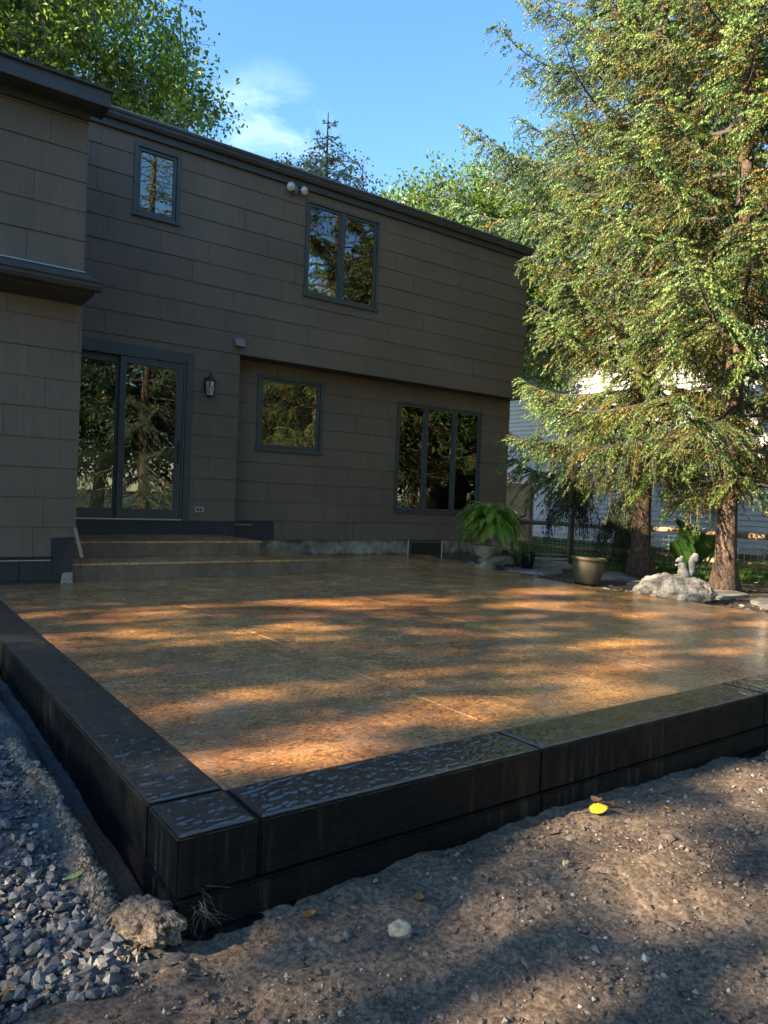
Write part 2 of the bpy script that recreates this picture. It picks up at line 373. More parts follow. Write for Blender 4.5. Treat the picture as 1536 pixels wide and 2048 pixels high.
M['flagstone'] = simple('grey_flagstone', (0.20, 0.185, 0.16), 0.7, var=0.4, nscale=7, bmp=0.5)
M['fence_wood'] = simple('split_rail_wood', (0.25, 0.18, 0.105), 0.8, var=0.35, nscale=16, bmp=0.5)
M['wire'] = simple('galvanised_wire', (0.55, 0.55, 0.52), 0.4, 0.7, bmp=0)
M['urn'] = simple('mossy_cast_stone', (0.24, 0.20, 0.13), 0.8, var=0.4, nscale=18, bmp=0.5)
M['planter'] = simple('olive_glazed_clay', (0.105, 0.082, 0.040), 0.65, var=0.3, nscale=7, bmp=0.3)
M['statue'] = simple('pale_cast_concrete', (0.27, 0.25, 0.215), 0.8, var=0.25, nscale=40, bmp=0.4)
M['black_plastic'] = simple('black_plastic', (0.012, 0.012, 0.013), 0.4, bmp=0.05)
M['canvas'] = simple('tan_canvas', (0.52, 0.46, 0.34), 0.8, var=0.1, bmp=0.1)
M['canvas_roof'] = simple('pale_canvas_roof', (0.72, 0.68, 0.60), 0.7, var=0.1, bmp=0.1)
M['green_metal'] = simple('grey_green_cover', (0.05, 0.07, 0.06), 0.5, bmp=0.1)
# limestone boulder
m, nt, b = new_mat('limestone_boulder')
v = pos(nt); f1 = noise(nt, v, 5, 7, 0.7, 1.2); f2 = noise(nt, v, 26, 6, 0.7)
c = ramp(nt, f1, [(0.40, (0.06, 0.053, 0.043)), (0.50, (0.20, 0.18, 0.145)), (0.62, (0.33, 0.305, 0.26))]); c = mixc(nt, 0.6, c, ramp(nt, f2, [(0.3, 0.55), (0.6, 1.1)]), 'MULTIPLY')
nt.links.new(c, b.inputs['Base Color']); b.inputs['Roughness'].default_value = 0.8; bump(nt, b, f2, 0.8, 0.02); M['boulder'] = m
# ------------------------------------------------------------------ ground
def ground_h(x, y):
    """height of the soil, gravel, garden bed and lawn"""
    x = np.asarray(x, float); y = np.asarray(y, float)
    h = -0.235 + 0.035*fbm(x, y, 1.1, 3, 1) + 0.012*fbm(x, y, 5, 3, 2)
    # gravel side, x < 0.66: rises towards the house
    g = sstep(0.70, 0.62, x)
    hg = -0.225 + 0.125*sstep(1.65, 2.9, y + 0.5*(0.5-x)) + 0.02*fbm(x, y, 2.2, 3, 3)
    trench = np.exp(-((x-0.625)/0.05)**2) * sstep(1.70, 1.80, y) * sstep(4.8, 3.6, y)
    hg = hg - 0.10*trench*sstep(1.7, 2.6, y) - 0.03*trench
    berm = np.exp(-((x-(0.545-0.06*sstep(2.0, 3.2, y)))/0.030)**2) * sstep(1.70, 1.9, y) * sstep(3.0, 2.5, y)
    hg = hg + 0.045*berm*(1+0.6*fbm(x, y, 14, 3, 4))
    h = h*(1-g) + hg*g
    # low ridge of loose soil in the front yard
    h = h + 0.035*np.exp(-(((x-2.05)+0.9*(y-1.35))/0.5)**2 - ((y-1.35)/0.14)**2)
    # garden side
    gd = sstep(6.38, 6.55, x) * sstep(1.2, 2.6, y)
    hgd = -0.045 - 0.05*sstep(8.3, 9.5, x) + 0.015*fbm(x, y, 1.6, 3, 5)
    h = h*(1-gd) + hgd*gd
    b = sstep(8.7, 9.3, y); h = h*(1-b) + (-0.09)*b
    return h

def grid_sheet(name, x0, x1, y0, y1, step, mat, label, rough=0.0, drop=0.0, kind='structure'):
    nx = int((x1-x0)/step)+1; ny = int((y1-y0)/step)+1
    X, Y = np.meshgrid(np.linspace(x0, x1, nx), np.linspace(y0, y1, ny))
    Z = ground_h(X, Y) - drop
    if rough: Z = Z + rough*fbm(X, Y, 22, 4, 9, 0.6) + rough*0.9*np.abs(fbm(X, Y, 55, 2, 12))
    V = np.stack([X, Y, Z], -1).reshape(-1, 3); i = np.arange(ny-1)[:, None]*nx + np.arange(nx-1)[None]
    F = np.stack([i, i+1, i+nx+1, i+nx], -1).reshape(-1, 4)
    o = link(name, np_mesh(name, V, F, smooth=True), mat); return tag(o, label, kind=kind)
# far sheet, sparse
gx = np.concatenate([[-400, -150, -60, -30], np.arange(-16, 26.1, 1.0), [32, 45, 70, 160, 400]])
gy = np.concatenate([[-400, -150, -60, -30], np.arange(-16, 30.1, 1.0), [36, 50, 80, 160, 400]])
X, Y = np.meshgrid(gx, gy); Z = np.full_like(X, -0.36); nx = len(gx); i = np.arange(len(gy)-1)[:, None]*nx+np.arange(nx-1)[None]
tag(link('ground', np_mesh('ground', np.stack([X, Y, Z], -1).reshape(-1, 3), np.stack([i, i+1, i+nx+1, i+nx], -1).reshape(-1, 4)), M['lawn_base']), 'dark green grassy ground stretching away round the yard', kind='structure')
grid_sheet('yard_soil', -2.2, 7.4, -0.6, 1.602, 0.0125, M['soil'], 'bare brown soil of the front yard below the black patio edge', 0.0065)
grid_sheet('yard_soil', 0.662, 7.4, 1.600, 1.727, 0.0125, M['soil'], 'narrow strip of bare soil along the foot of the black patio face', 0.0065)
grid_sheet('gravel_strip', -2.2, 0.664, 1.600, 6.9, 0.02, M['gravel_bed'], 'dark strip under the loose crushed gravel left of the patio', 0.009)
grid_sheet('garden_bed', 6.40, 9.6, 1.0, 15.0, 0.05, M['garden_soil'], 'dark soil of the garden bed beside the patio', 0.012, 0.0)
grid_sheet('lawn', 9.6, 15.3, 1.0, 15.0, 0.10, M['lawn_base'], 'green lawn beyond the spruces', 0.0)

# ------------------------------------------------------------------ patio
XL, XI, YF, YI = 0.664, 0.890, 1.727, 1.962
patio = empty('patio', (XI, YI, 0), 'orange brown stamped concrete patio with a black raised border'); tag(patio, kind='structure')
def child(o, p):
    o.parent = p; o.matrix_parent_inverse = Matrix.Translation(-Vector(p.location)); return o
def xr(y): return float(np.interp(y, [1.9, 5.4, 6.9, 8.2, 9.12], [6.45, 6.50, 6.83, 7.16, 7.45]))
xs = [XI, 2.03, 3.58, 5.10, 6.45]; ys = [YI, 3.30, 5.60, 9.12]
for a in range(4):
    for c in range(3):
        x0 = xs[a]+(0.002 if a else 0.0); y0 = ys[c]+0.002; y1 = ys[c+1]-0.002
        if a < 3: xa, xb = xs[a+1]-0.002, xs[a+1]-0.002
        else: xa, xb = xr(y0), xr(y1)
        bm = bmesh.new()
        mids = [y0] + ([5.6, 6.9, 8.2] if (a == 3 and c == 2) else []); mids = sorted(set(mids+[y1]))
        ptsR = [(xr(y) if a == 3 else xa, y) for y in mids]
        poly = [(x0, y0)] + ptsR + [(x0, y1)]
        vs_ = [bm.verts.new((x, y, 0)) for x, y in poly]; f = bm.faces.new(vs_)
        ex = bmesh.ops.extrude_face_region(bm, geom=[f]); bmesh.ops.translate(bm, verts=[e for e in ex['geom'] if isinstance(e, bmesh.types.BMVert)], vec=(0, 0, -0.10))
        bmesh.ops.recalc_face_normals(bm, faces=bm.faces)
        top = [e for e in bm.edges if all(abs(v.co.z) < 1e-6 for v in e.verts)]
        bmesh.ops.bevel(bm, geom=top, offset=0.003, segments=1, affect='EDGES')
        me = bpy.data.meshes.new('slab_panel'); bm.to_mesh(me); bm.free()
        child(link('slab_panel', me, M['patio']), patio)
# raised black border, cut into blocks with joints
def border_block(x0, x1, y0, y1, front):
    mb = MB().box((x0, y0, -0.150), (x1, y1, 0.004)); me = mb.mesh('border_block')
    bm = bmesh.new(); bm.from_mesh(me)
    bmesh.ops.bevel(bm, geom=list(bm.edges), offset=0.006, segments=2, affect='EDGES', clamp_overlap=True)
    bm.to_mesh(me); bm.free()
    me.materials.append(M['border_top']); me.materials.append(M['border_face'])
    for p in me.polygons: p.material_index = 0 if p.normal.z > 0.5 else 1; p.use_smooth = False
    child(link('border_block', me), patio)
def border_relief(x0, x1, y0, y1):
    """stamped, rippled top skin of a border block"""
    st_ = 0.0055; nx = max(4, int((x1-x0)/st_)); ny = max(4, int((y1-y0)/st_)) if y0 < 2.5 else max(4, int((y1-y0)/0.014))
    X, Y = np.meshgrid(np.linspace(x0, x1, nx), np.linspace(y0, y1, ny)); ca, sa = math.cos(0.35), math.sin(0.35)
    U, W = X*ca+Y*sa, -X*sa+Y*ca
    e = np.minimum(np.minimum(X-x0, x1-X), np.minimum(Y-y0, y1-Y)); ed = sstep(0, 0.02, e)
    n1 = 1-np.abs(fbm(U*0.34+0.10*fbm(X, Y, 9, 3, 3), W+0.06*fbm(X, Y, 14, 2, 4), 34, 3, 33, 0.6)); n2 = 1-np.abs(fbm(U*0.45, W*1.2, 70, 2, 35))
    cal = 0.75+0.35*sstep(-0.3, 0.4, fbm(X, Y, 7, 3, 41))
    Z = 0.0068+ed*cal*(0.0030*(n1-0.7)+0.0036*(n2-0.7)+0.0014*fbm(X, Y, 9, 2, 36))
    Z = np.where(e < 1e-6, 0.0005, Z)
    V = np.stack([X, Y, Z], -1).reshape(-1, 3); i = np.arange(ny-1)[:, None]*nx+np.arange(nx-1)[None]
    child(link('border_skin', np_mesh('border_skin', V, np.stack([i, i+1, i+nx+1, i+nx], -1).reshape(-1, 4), smooth=True), M['border_top']), patio)
fx = [XI-0.002, 1.98, 3.55, 5.08, 6.46]
for a, b_ in zip(fx[:-1], fx[1:]): border_block(a+0.0008, b_-0.0008, YF, YI-0.002, True); border_relief(a+0.010, b_-0.010, YF+0.010, YI-0.011)
border_block(XL, XI-0.004, YF, YI-0.004, True); border_relief(XL+0.010, XI-0.013, YF+0.010, YI-0.013)
ly = [YI, 4.37, 6.89]
for a, b_ in zip(ly[:-1], ly[1:]): border_block(XL, XI-0.003, a+0.0015 if a > 2 else a, b_-0.0015, False); border_relief(XL+0.010, XI-0.012, a+0.010, b_-0.010)
# lower footing course, slightly proud, and a thin foot ledge
def face_block(x0, x1, y0, y1, z0, z1, bev=0.006):
    o = MB().box((x0, y0, z0), (x1, y1, z1)).build('footing_block', M['border_face'], None, bevel=bev); child(o, patio)
for a, b_ in zip([XL-0.004]+fx[1:-1], fx[1:]): face_block(a+0.001, b_-0.001, YF-0.010, YI+0.2, -0.245, -0.153)
o = MB().box((XL-0.006, YF-0.030, -0.34), (6.46, YI+0.2, -0.248)).build('footing_base', M['border_face'], None, bevel=0.006); child(o, patio)
o = MB().box((XL+0.0005, YI+0.2, -0.40), (XI+0.1, 6.89, -0.1535)).build('footing_base', M['border_face'], None, bevel=0.004); child(o, patio)
o = MB().box((XI+0.1, YI+0.2, -0.40), (6.40, 6.89, -0.1035)).build('patio_fill', M['foundation'], None); child(o, patio)
# ------------------------------------------------------------------ entrance steps
steps = empty('entrance_steps', (2.9, 7.9, 0), 'two broad concrete steps rising from the patio to the sliding door', 'steps')
def step(x1, y0, z0, z1):
    bm = bmesh.new(); me = MB().box((1.615, y0, z0), (x1, 8.785, z1-0.012)).mesh('step'); bm.from_mesh(me)
    bmesh.ops.bevel(bm, geom=[e for e in bm.edges if abs(e.verts[0].co.x-x1) < 1e-4 and abs(e.verts[1].co.x-x1) < 1e-4 and abs(e.verts[0].co.y-y0) < 1e-4 and abs(e.verts[1].co.y-y0) < 1e-4], offset=0.03, segments=3, affect='EDGES')
    bm.to_mesh(me); bm.free(); s = child(link('step', me, M['step']), steps)
    t = MB().box((1.612, y0-0.012, z1-0.012), (x1+0.012, 8.785, z1+0.006)).build('tread', M['patio'], None, bevel=0.006)
    t.parent = s
    return s
step(4.35, 7.01, 0.001, 0.156); step(3.80, 7.61, 0.163, 0.318)

# ------------------------------------------------------------------ the house
house = empty('house', (5.0, 8.9, -0.1), 'two storey house with dark brown shake siding behind the patio', 'house')
DU, DL, DW = 8.80, 9.10, 6.90
E_U, E_L, E_W = 0.2655, 0.2650, 0.2590
def hpart(o, p=None):
    """parent to the house or to one of its parts, keeping world coordinates"""
    if p is None: o.parent = house; o.matrix_parent_inverse = Matrix.Translation(-Vector(house.location))
    else: o.parent = p
    return o
def minus(rects, hole):
    out = []; hx0, hx1, hz0, hz1 = hole
    for (x0, x1, z0, z1) in rects:
        if hx1 <= x0 or hx0 >= x1 or hz1 <= z0 or hz0 >= z1: out.append((x0, x1, z0, z1)); continue
        if hx0 > x0: out.append((x0, hx0, z0, z1))
        if hx1 < x1: out.append((hx1, x1, z0, z1))
        a, b_ = max(x0, hx0), min(x1, hx1)
        if hz0 > z0: out.append((a, b_, z0, hz0))
        if hz1 < z1: out.append((a, b_, hz1, z1))
    return [r for r in out if r[1]-r[0] > 0.004 and r[3]-r[2] > 0.004]
def wall_back(name, rect, holes, yf, yb, mat):
    rs = [rect]
    for h in holes: rs = minus(rs, h)
    mb = MB()
    for (x0, x1, z0, z1) in rs: mb.box((x0, yf, z0), (x1, yb, z1))
    return hpart(mb.build(name, mat))
def shakes(wall, x0, x1, zb, zt, e, D, holes, seed, blen=1.22, bottom_trim=None):
    rr = random.Random(seed); row = 0; z = zb
    while z < zt-0.01:
        ztop = min(z+e, zt); x = x0 - rr.uniform(0.15, 1.0)
        cuts = []
        while x < x1: cuts.append(x); x += blen*rr.choice([1.0, 1.0, 0.5, 1.0])
        cuts.append(x1+0.5)
        for a, b_ in zip(cuts[:-1], cuts[1:]):
            a = max(a, x0); b_ = min(b_, x1)
            if b_-a < 0.03: continue
            rs = [(a+(0.0015 if a > x0 else 0), b_-(0.0015 if b_ < x1 else 0), z, ztop)]
            for h in holes: rs = minus(rs, h)
            jit = rr.uniform(-0.0015, 0.0025); dz = rr.uniform(-0.002, 0.002)
            for (p, q, r, s) in rs:
                def th(zz): return 0.005 + 0.010*(1-(zz-z)/e) + jit
                tb, tt = th(r), th(s); rb = r + (dz if r == z and z > zb else 0)
                # a wafer that leans out at its foot
                mb = MB().hexa([(p, D-tb, rb), (q, D-tb, rb), (q, D, rb), (p, D, rb), (p, D-tt, s), (q, D-tt, s), (q, D, s), (p, D, s)])
                hpart(mb.build('siding_board', M['siding']), wall)
        z += e; row += 1
# openings (x0,x1,z0,z1)
O_small = (2.56, 3.11, 4.09, 4.93); O_dbl = (4.87, 6.08, 3.59, 4.88)
O_door = (1.62, 3.36, 0.50, 2.56)
O_kit = (4.39, 5.42, 1.47, 2.50); O_tri = (6.77, 8.55, 0.67, 2.39)
up = wall_back('upper_wall', (1.6, 9.19, 2.66, 5.12), [O_small, O_dbl], DU, DU+0.12, M['siding'])
dw = wall_back('door_wall', (1.6, 3.98, 0.32, 2.66), [O_door], DU, DU+0.12, M['siding'])
lw = wall_back('lower_wall', (3.98, 9.21, 0.24, 2.72), [O_kit, O_tri], DL, DL+0.12, M['siding'])
sof = hpart(MB().box((3.985, DU+0.004, 2.652), (9.185, DL+0.10, 2.70)).build('overhang_soffit', M['fascia']))
hpart(MB().box((3.94, DU+0.12, 0.32), (3.978, DL+0.12, 2.655)).build('side_wall', M['siding']))
hpart(MB().box((9.08, DU+0.12, 2.72), (9.19, 17.0, 5.12)).build('side_wall', M['siding']))
hpart(MB().box((9.09, DL+0.12, 0.24), (9.20, 17.0, 2.70)).build('side_wall', M['siding']))
hpart(MB().box((-6.0, 16.9, -0.1), (9.08, 17.0, 5.12)).build('rear_wall', M['siding']))
ww_lo = wall_back('wing_wall', (-6.0, 1.59, 0.24, 4.20), [], DW, DW+0.12, M['siding'])
hpart(MB().box((1.48, DW+0.12, 0.24), (1.59, DU, 4.20)).build('side_wall', M['siding']))
# upper storey rows line up with the door wall rows
shakes(up, 1.60, 9.19, 2.655, 5.10, E_U+0.0005, DU, [O_small, O_dbl], 11)
shakes(dw, 1.60, 3.98, 0.500, 2.653, 0.2692, DU, [O_door], 12)
shakes(lw, 3.98, 9.21, 0.235, 2.655, E_L, DL, [O_kit, O_tri, (3.9, 4.71, 0.2, 0.50)], 13)
shakes(ww_lo, -4.0, 1.60, 0.245, 2.52, E_W, DW, [(1.40, 1.62, 0.0, 0.40)], 14)
shakes(ww_lo, -4.0, 1.60, 2.78, 4.17, 0.2585, DW, [], 15)
# floors inside, so windows look into rooms
room = MB()
room.box((-5.9, 9.25, 0.38), (9.0, 16.8, 0.48)); room.box((-5.9, 9.25, 2.50), (9.0, 16.8, 2.6)); room.box((1.7, 12.6, 0.48), (9.0, 12.7, 2.5)); room.box((-5.9, 9.25, 5.0), (9.0, 16.8, 5.08)); room.box((1.7, 12.6, 2.6), (9.0, 12.7, 5.0))
room.box((6.0, 9.25, 0.48), (6.1, 12.6, 2.5)); room.box((4.0, 9.25, 2.6), (4.1, 12.6, 5.0))
hpart(room.build('inner_walls', M['interior']))
# roof
rf = MB()
rf.hexa([(1.50, 8.70, 5.13), (9.20, 8.70, 5.13), (9.20, 13.0, 6.85), (1.50, 13.0, 6.85), (1.50, 8.70, 5.19), (9.20, 8.70, 5.19), (9.20, 13.0, 6.93), (1.50, 13.0, 6.93)])
rf.hexa([(1.50, 13.0, 6.85), (9.20, 13.0, 6.85), (9.20, 17.1, 5.13), (1.50, 17.1, 5.13), (1.50, 13.0, 6.93), (9.20, 13.0, 6.93), (9.20, 17.1, 5.19), (1.50, 17.1, 5.19)])
rf.hexa([(-6.2, 6.66, 4.17), (1.5, 6.66, 4.17), (1.5, 13.0, 6.85), (-6.2, 13.0, 6.85), (-6.2, 6.66, 4.25), (1.5, 6.66, 4.25), (1.5, 13.0, 6.93), (-6.2, 13.0, 6.93)])
rf.hexa([(-6.2, 13.0, 6.85), (1.5, 13.0, 6.85), (1.5, 17.1, 5.13), (-6.2, 17.1, 5.13), (-6.2, 13.0, 6.93), (1.5, 13.0, 6.93), (1.5, 17.1, 5.19), (-6.2, 17.1, 5.19)])
rf.add([(9.19, 8.8, 5.1), (9.19, 17.0, 5.1), (9.19, 13.0, 6.86), (9.10, 8.8, 5.1), (9.10, 17.0, 5.1), (9.10, 13.0, 6.86)], [(0, 1, 2), (3, 5, 4), (0, 3, 4, 1), (1, 4, 5, 2), (2, 5, 3, 0)])
roof = hpart(rf.build('roof', M['shingle']))
hpart(MB().box((1.5, DU-0.05, 5.00), (9.19, DU-0.005, 5.10)).build('fascia_board', M['fascia']), roof)
hpart(MB().box((1.5, DU-0.075, 5.095), (9.19, DU-0.002, 5.125)).build('fascia_board', M['fascia']), roof)
g = MB(); prof = [(0.0, 5.185), (0.0, 5.10), (0.025, 5.085), (0.085, 5.09), (0.105, 5.12), (0.105, 5.15), (0.118, 5.165), (0.118, 5.185)]
def gutter(x0, x1, yb, prof, name, parent, mat):
    mb = MB(); V = [(x0, yb-a, z) for a, z in prof]+[(x1, yb-a, z) for a, z in prof]; n = len(prof)
    mb.add(V, [(i, i+1, n+i+1, n+i) for i in range(n-1)]); mb.add([(x1, yb-a, z) for a, z in prof], [tuple(range(n))]); mb.add([(x0, yb-a, z) for a, z in prof], [tuple(range(n-1, -1, -1))])
    o = mb.build(name, mat); s = o.modifiers.new('thick', 'SOLIDIFY'); s.thickness = 0.003; return hpart(o, parent)
gutter(1.52, 9.195, DU-0.006, prof, 'gutter', roof, M['fascia'])
hpart(MB().box((1.52, DU-0.131, 5.188), (9.2, DU-0.02, 5.196)).build('drip_edge', M['metal_light']), roof)
# wing eave: soffit, deep fascia, thin roof edge
hpart(MB().box((-6.1, 6.655, 4.165), (1.70, DW+0.02, 4.185)).build('soffit', M['fascia']), roof)
hpart(MB().box((-6.1, 6.63, 4.15), (1.715, 6.655, 4.275)).build('fascia_board', M['fascia']), roof)
hpart(MB().box((-6.1, 6.60, 4.278), (1.73, 6.72, 4.296)).build('roof_edge', M['shingle']), roof)
hpart(MB().box((1.69, 6.656, 4.15), (1.712, 6.90, 4.275)).build('fascia_board', M['fascia']), roof)
hpart(MB().box((-6.1, DW-0.05, 4.09), (1.60, DW-0.02, 4.163)).build('frieze_board', M['fascia']), roof)
# pent roof across the wing
pent = hpart(MB().hexa([(-6.0, 6.56, 2.60), (1.64, 6.56, 2.60), (1.60, DW-0.003, 2.74), (-6.0, DW-0.003, 2.74), (-6.0, 6.56, 2.615), (1.64, 6.56, 2.615), (1.60, DW-0.003, 2.755), (-6.0, DW-0.003, 2.755)]).build('pent_roof', M['shingle']))
for k in range(3):
    t0 = k/3; y0 = 6.53+0.36*t0; z0 = 2.617+0.14*t0
    xx = -4.0
    while xx < 1.6:
        w = R_.uniform(0.8, 1.1); x1 = min(xx+w, 1.66-0.02*k); zo = R_.uniform(0.006, 0.012)
        hpart(MB().hexa([(xx, y0, z0), (x1-0.004, y0, z0), (x1-0.004, y0+0.12, z0+0.046), (xx, y0+0.12, z0+0.046), (xx, y0, z0+zo), (x1-0.004, y0, z0+zo), (x1-0.004, y0+0.12, z0+0.05), (xx, y0+0.12, z0+0.05)]).build('shingle', M['shingle']), pent)
        xx += w
hpart(MB().box((-6.0, DW-0.05, 2.755), (1.60, DW-0.02, 2.768)).build('flashing', M['metal_light']), pent)
prof2 = [(0.0, 2.618), (0.0, 2.55), (0.02, 2.535), (0.07, 2.54), (0.09, 2.565), (0.092, 2.59), (0.105, 2.60), (0.105, 2.618)]
gutter(-6.0, 1.665, 6.60, prof2, 'gutter', pent, M['fascia'])
hpart(MB().hexa([(-6.0, 6.62, 2.52), (1.63, 6.62, 2.52), (1.585, DW-0.02, 2.47), (-6.0, DW-0.02, 2.47), (-6.0, 6.62, 2.56), (1.63, 6.62, 2.56), (1.585, DW-0.02, 2.56), (-6.0, DW-0.02, 2.56)]).build('soffit', M['fascia']), pent)
# foundations
hpart(MB().box((3.95, DL+0.012, -0.30), (9.19, DL+0.13, 0.2345)).build('foundation', M['foundation']))
wf = hpart(MB().box((-6.0, DW+0.02, -0.35), (1.585, DW+0.14, 0.236)).build('foundation', M['tar']))
for k in range(5):
    x = 1.55-0.4*k
    hpart(MB().box((x-0.395, DW+0.004, 0.03), (x, DW+0.02, 0.215)).build('foundation_block', M['tar'], bevel=0.004), wf)
    hpart(MB().box((x-0.55, DW+0.006, -0.16), (x-0.16, DW+0.02, 0.025)).build('foundation_block', M['tar'], bevel=0.004), wf)
hpart(MB().box((0.6, DW-0.006, 0.205), (1.40, DW+0.01, 0.213)).build('flashing', M['metal_light']), wf)
hpart(MB().hexa([(1.42, DW-0.012, 0.10), (1.585, DW-0.012, 0.10), (1.585, DW+0.003, 0.10), (1.42, DW+0.003, 0.10), (1.395, DW-0.03, 0.405), (1.585, DW-0.016, 0.415), (1.585, DW+0.003, 0.415), (1.395, DW+0.003, 0.405)]).build('membrane_flap', M['membrane']), wf)
hpart(MB().hexa([(1.49, DW-0.02, 0.002), (1.585, DW-0.02, 0.002), (1.585, DW+0.003, 0.002), (1.49, DW+0.003, 0.002), (1.50, DW-0.01, 0.09), (1.585, DW-0.01, 0.115), (1.585, DW+0.003, 0.115), (1.50, DW+0.003, 0.09)]).build('mortar_patch', M['mortar']), wf)
hpart(MB().hexa([(1.635, DW-0.06, 0.235), (1.665, DW-0.06, 0.235), (1.665, DW-0.05, 0.235), (1.635, DW-0.05, 0.235), (1.575, DW-0.03, 0.50), (1.603, DW-0.03, 0.50), (1.603, DW-0.02, 0.50), (1.575, DW-0.02, 0.50)]).build('loose_lath', M['lath']), wf)
# membrane below door and dark panel
hpart(MB().box((1.6, DU-0.012, 0.324), (4.0, DU+0.05, 0.497)).build('door_apron', M['membrane']))
pn = hpart(MB().box((3.985, DL-0.012, 0.236), (4.708, DL+0.01, 0.497)).build('base_panel', M['membrane']))
hpart(MB().box((3.99, DL-0.02, 0.438), (4.38, DL-0.0125, 0.446)).build('metal_strip', M['metal_light']), pn)
# basement window
bw = hpart(MB().box((7.09, DL-0.004, -0.045), (7.80, DL+0.02, 0.230)).box((7.13, DL-0.008, -0.02), (7.77, DL-0.0045, 0.20)).build('basement_window', M['trim']))
hpart(MB().box((7.15, DL-0.0115, -0.005), (7.75, DL-0.0085, 0.185)).build('insect_screen', M['black_metal']), bw)
for x in (7.075, 7.775): hpart(MB().box((x, DL-0.012, -0.06), (x+0.02, DL-0.0085, 0.232)).build('window_buck', M['off_white']), bw)

# windows ------------------------------------------------------------
def frame_mb(x0, x1, z0, z1, w, yf, yb, mb=None):
    mb = mb or MB()
    mb.box((x0, yf, z0), (x0+w, yb, z1)); mb.box((x1-w, yf, z0), (x1, yb, z1))
    mb.box((x0+w, yf, z0), (x1-w, yb, z0+w)); mb.box((x0+w, yf, z1-w), (x1-w, yb, z1)); return mb
def window(name, op, D, casing, sashes, label=None):
    x0, x1, z0, z1 = op
    w = hpart(frame_mb(x0-0.004, x1+0.004, z0-0.004, z1+0.004, casing, D-0.032, D+0.11).build('window', M['trim'], bevel=0.003))
    if label: w['label'] = label
    hpart(MB().box((x0-0.02, D-0.045, z0-0.012), (x1+0.02, D-0.033, z0+0.022)).build('sill', M['trim']), w)
    ix0, ix1, iz0, iz1 = x0+casing, x1-casing, z0+casing, z1-casing
    n = len(sashes)
    for k, (a, b_) in enumerate(sashes):
        hpart(frame_mb(a, b_, iz0, iz1, 0.034, D-0.012, D+0.03).build('sash', M['trim'], bevel=0.002), w)
        hpart(MB().box((a+0.034, D+0.006, iz0+0.034), (b_-0.034, D+0.012, iz1-0.034)).build('pane', M['glass']), w)
    for (a, b_), (c_, d_) in zip(sashes[:-1], sashes[1:]):
        hpart(MB().box((b_, D-0.026, iz0), (c_, D+0.05, iz1)).build('mullion', M['trim']), w)
    return w
w1 = window('window', O_small, DU, 0.045, [(2.605, 3.065)])
w2 = window('window', O_dbl, DU, 0.035, [(4.905, 5.435), (5.475, 6.045)])
w3 = window('window', O_kit, DL, 0.050, [(4.44, 5.37)])
w4 = window('window', O_tri, DL, 0.030, [(6.80, 7.335), (7.365, 7.945), (7.975, 8.52)])
# blind in the small window
zz_ = 4.18
bl = hpart(MB().box((2.62, DU+0.02, 4.80), (3.05, DU+0.045, 4.84)).build('blind_headrail', M['blind']), w1)
sl = MB().hexa([(2.63, DU+0.016, 0.0), (3.04, DU+0.016, 0.0), (3.04, DU+0.040, 0.010), (2.63, DU+0.040, 0.010), (2.63, DU+0.016, 0.0015), (3.04, DU+0.016, 0.0015), (3.04, DU+0.040, 0.0115), (2.63, DU+0.040, 0.0115)]).mesh('blind_slat')
for k in range(26):
    o = link('blind_slat', sl, M['blind']); hpart(o, w1); o.location = (0, 0, 4.17+0.0245*k)
# sun catcher in the double window, things on the kitchen sill
o = MB().disc((4.96, DU+0.02, 4.24), 0.045, axis='y').build('sun_catcher', M['bulb_glass']); s_ = o.modifiers.new('t', 'SOLIDIFY'); s_.thickness = 0.004; tag(o, 'small pale disc hanging inside the upper double window', 'ornament')
o = MB().lathe([(0.0, 0), (0.028, 0), (0.033, 0.07), (0.030, 0.075), (0.0, 0.07)], (5.22, DL+0.07, 1.56)).build('cup', M['blind'], smooth=True); tag(o, 'small white cup on the kitchen window sill', 'cup')
hpart(MB().box((4.41, DL+0.03, 1.535), (5.40, DL+0.12, 1.558)).build('inner_sill', M['blind']), w3)

# sliding door -------------------------------------------------------
dr = hpart(MB().box((1.62, DU-0.030, 2.455), (3.365, DU+0.08, 2.565)).box((3.275, DU-0.030, 0.50), (3.365, DU+0.08, 2.455)).build('sliding_door', M['trim'], bevel=0.003))
hpart(MB().box((1.62, DU-0.04, 2.425), (3.24, DU+0.08, 2.453)).box((3.242, DU-0.02, 0.515), (3.272, DU+0.08, 2.453)).build('door_frame', M['trim'], bevel=0.002), dr)
hpart(MB().box((1.62, DU-0.045, 0.499), (3.27, DU+0.09, 0.516)).build('door_sill', M['metal_light']), dr)
def door_leaf(x0, x1, yf, yb):
    mb = MB(); mb.box((x0, yf, 0.520), (x0+0.075, yb, 2.422)); mb.box((x1-0.075, yf, 0.520), (x1, yb, 2.422))
    mb.box((x0+0.075, yf, 0.520), (x1-0.075, yb, 0.630)); mb.box((x0+0.075, yf, 2.342), (x1-0.075, yb, 2.422))
    hpart(mb.build('door_panel', M['trim'], bevel=0.003), dr)
    hpart(MB().box((x0+0.075, (yf+yb)/2-0.003, 0.630), (x1-0.075, (yf+yb)/2+0.003, 2.342)).build('pane', M['glass']), dr)
door_leaf(2.475, 3.235, DU-0.025, DU+0.015); door_leaf(1.66, 2.52, DU+0.025, DU+0.06)
hb = MB().box((3.185, DU-0.032, 1.20), (3.212, DU-0.026, 1.47)); hb.tube([(3.198, DU-0.030, 1.43), (3.198, DU-0.072, 1.42), (3.198, DU-0.074, 1.33), (3.198, DU-0.072, 1.24), (3.198, DU-0.030, 1.23)], 0.008, 8)
hpart(hb.build('handle', M['black_metal']), dr)
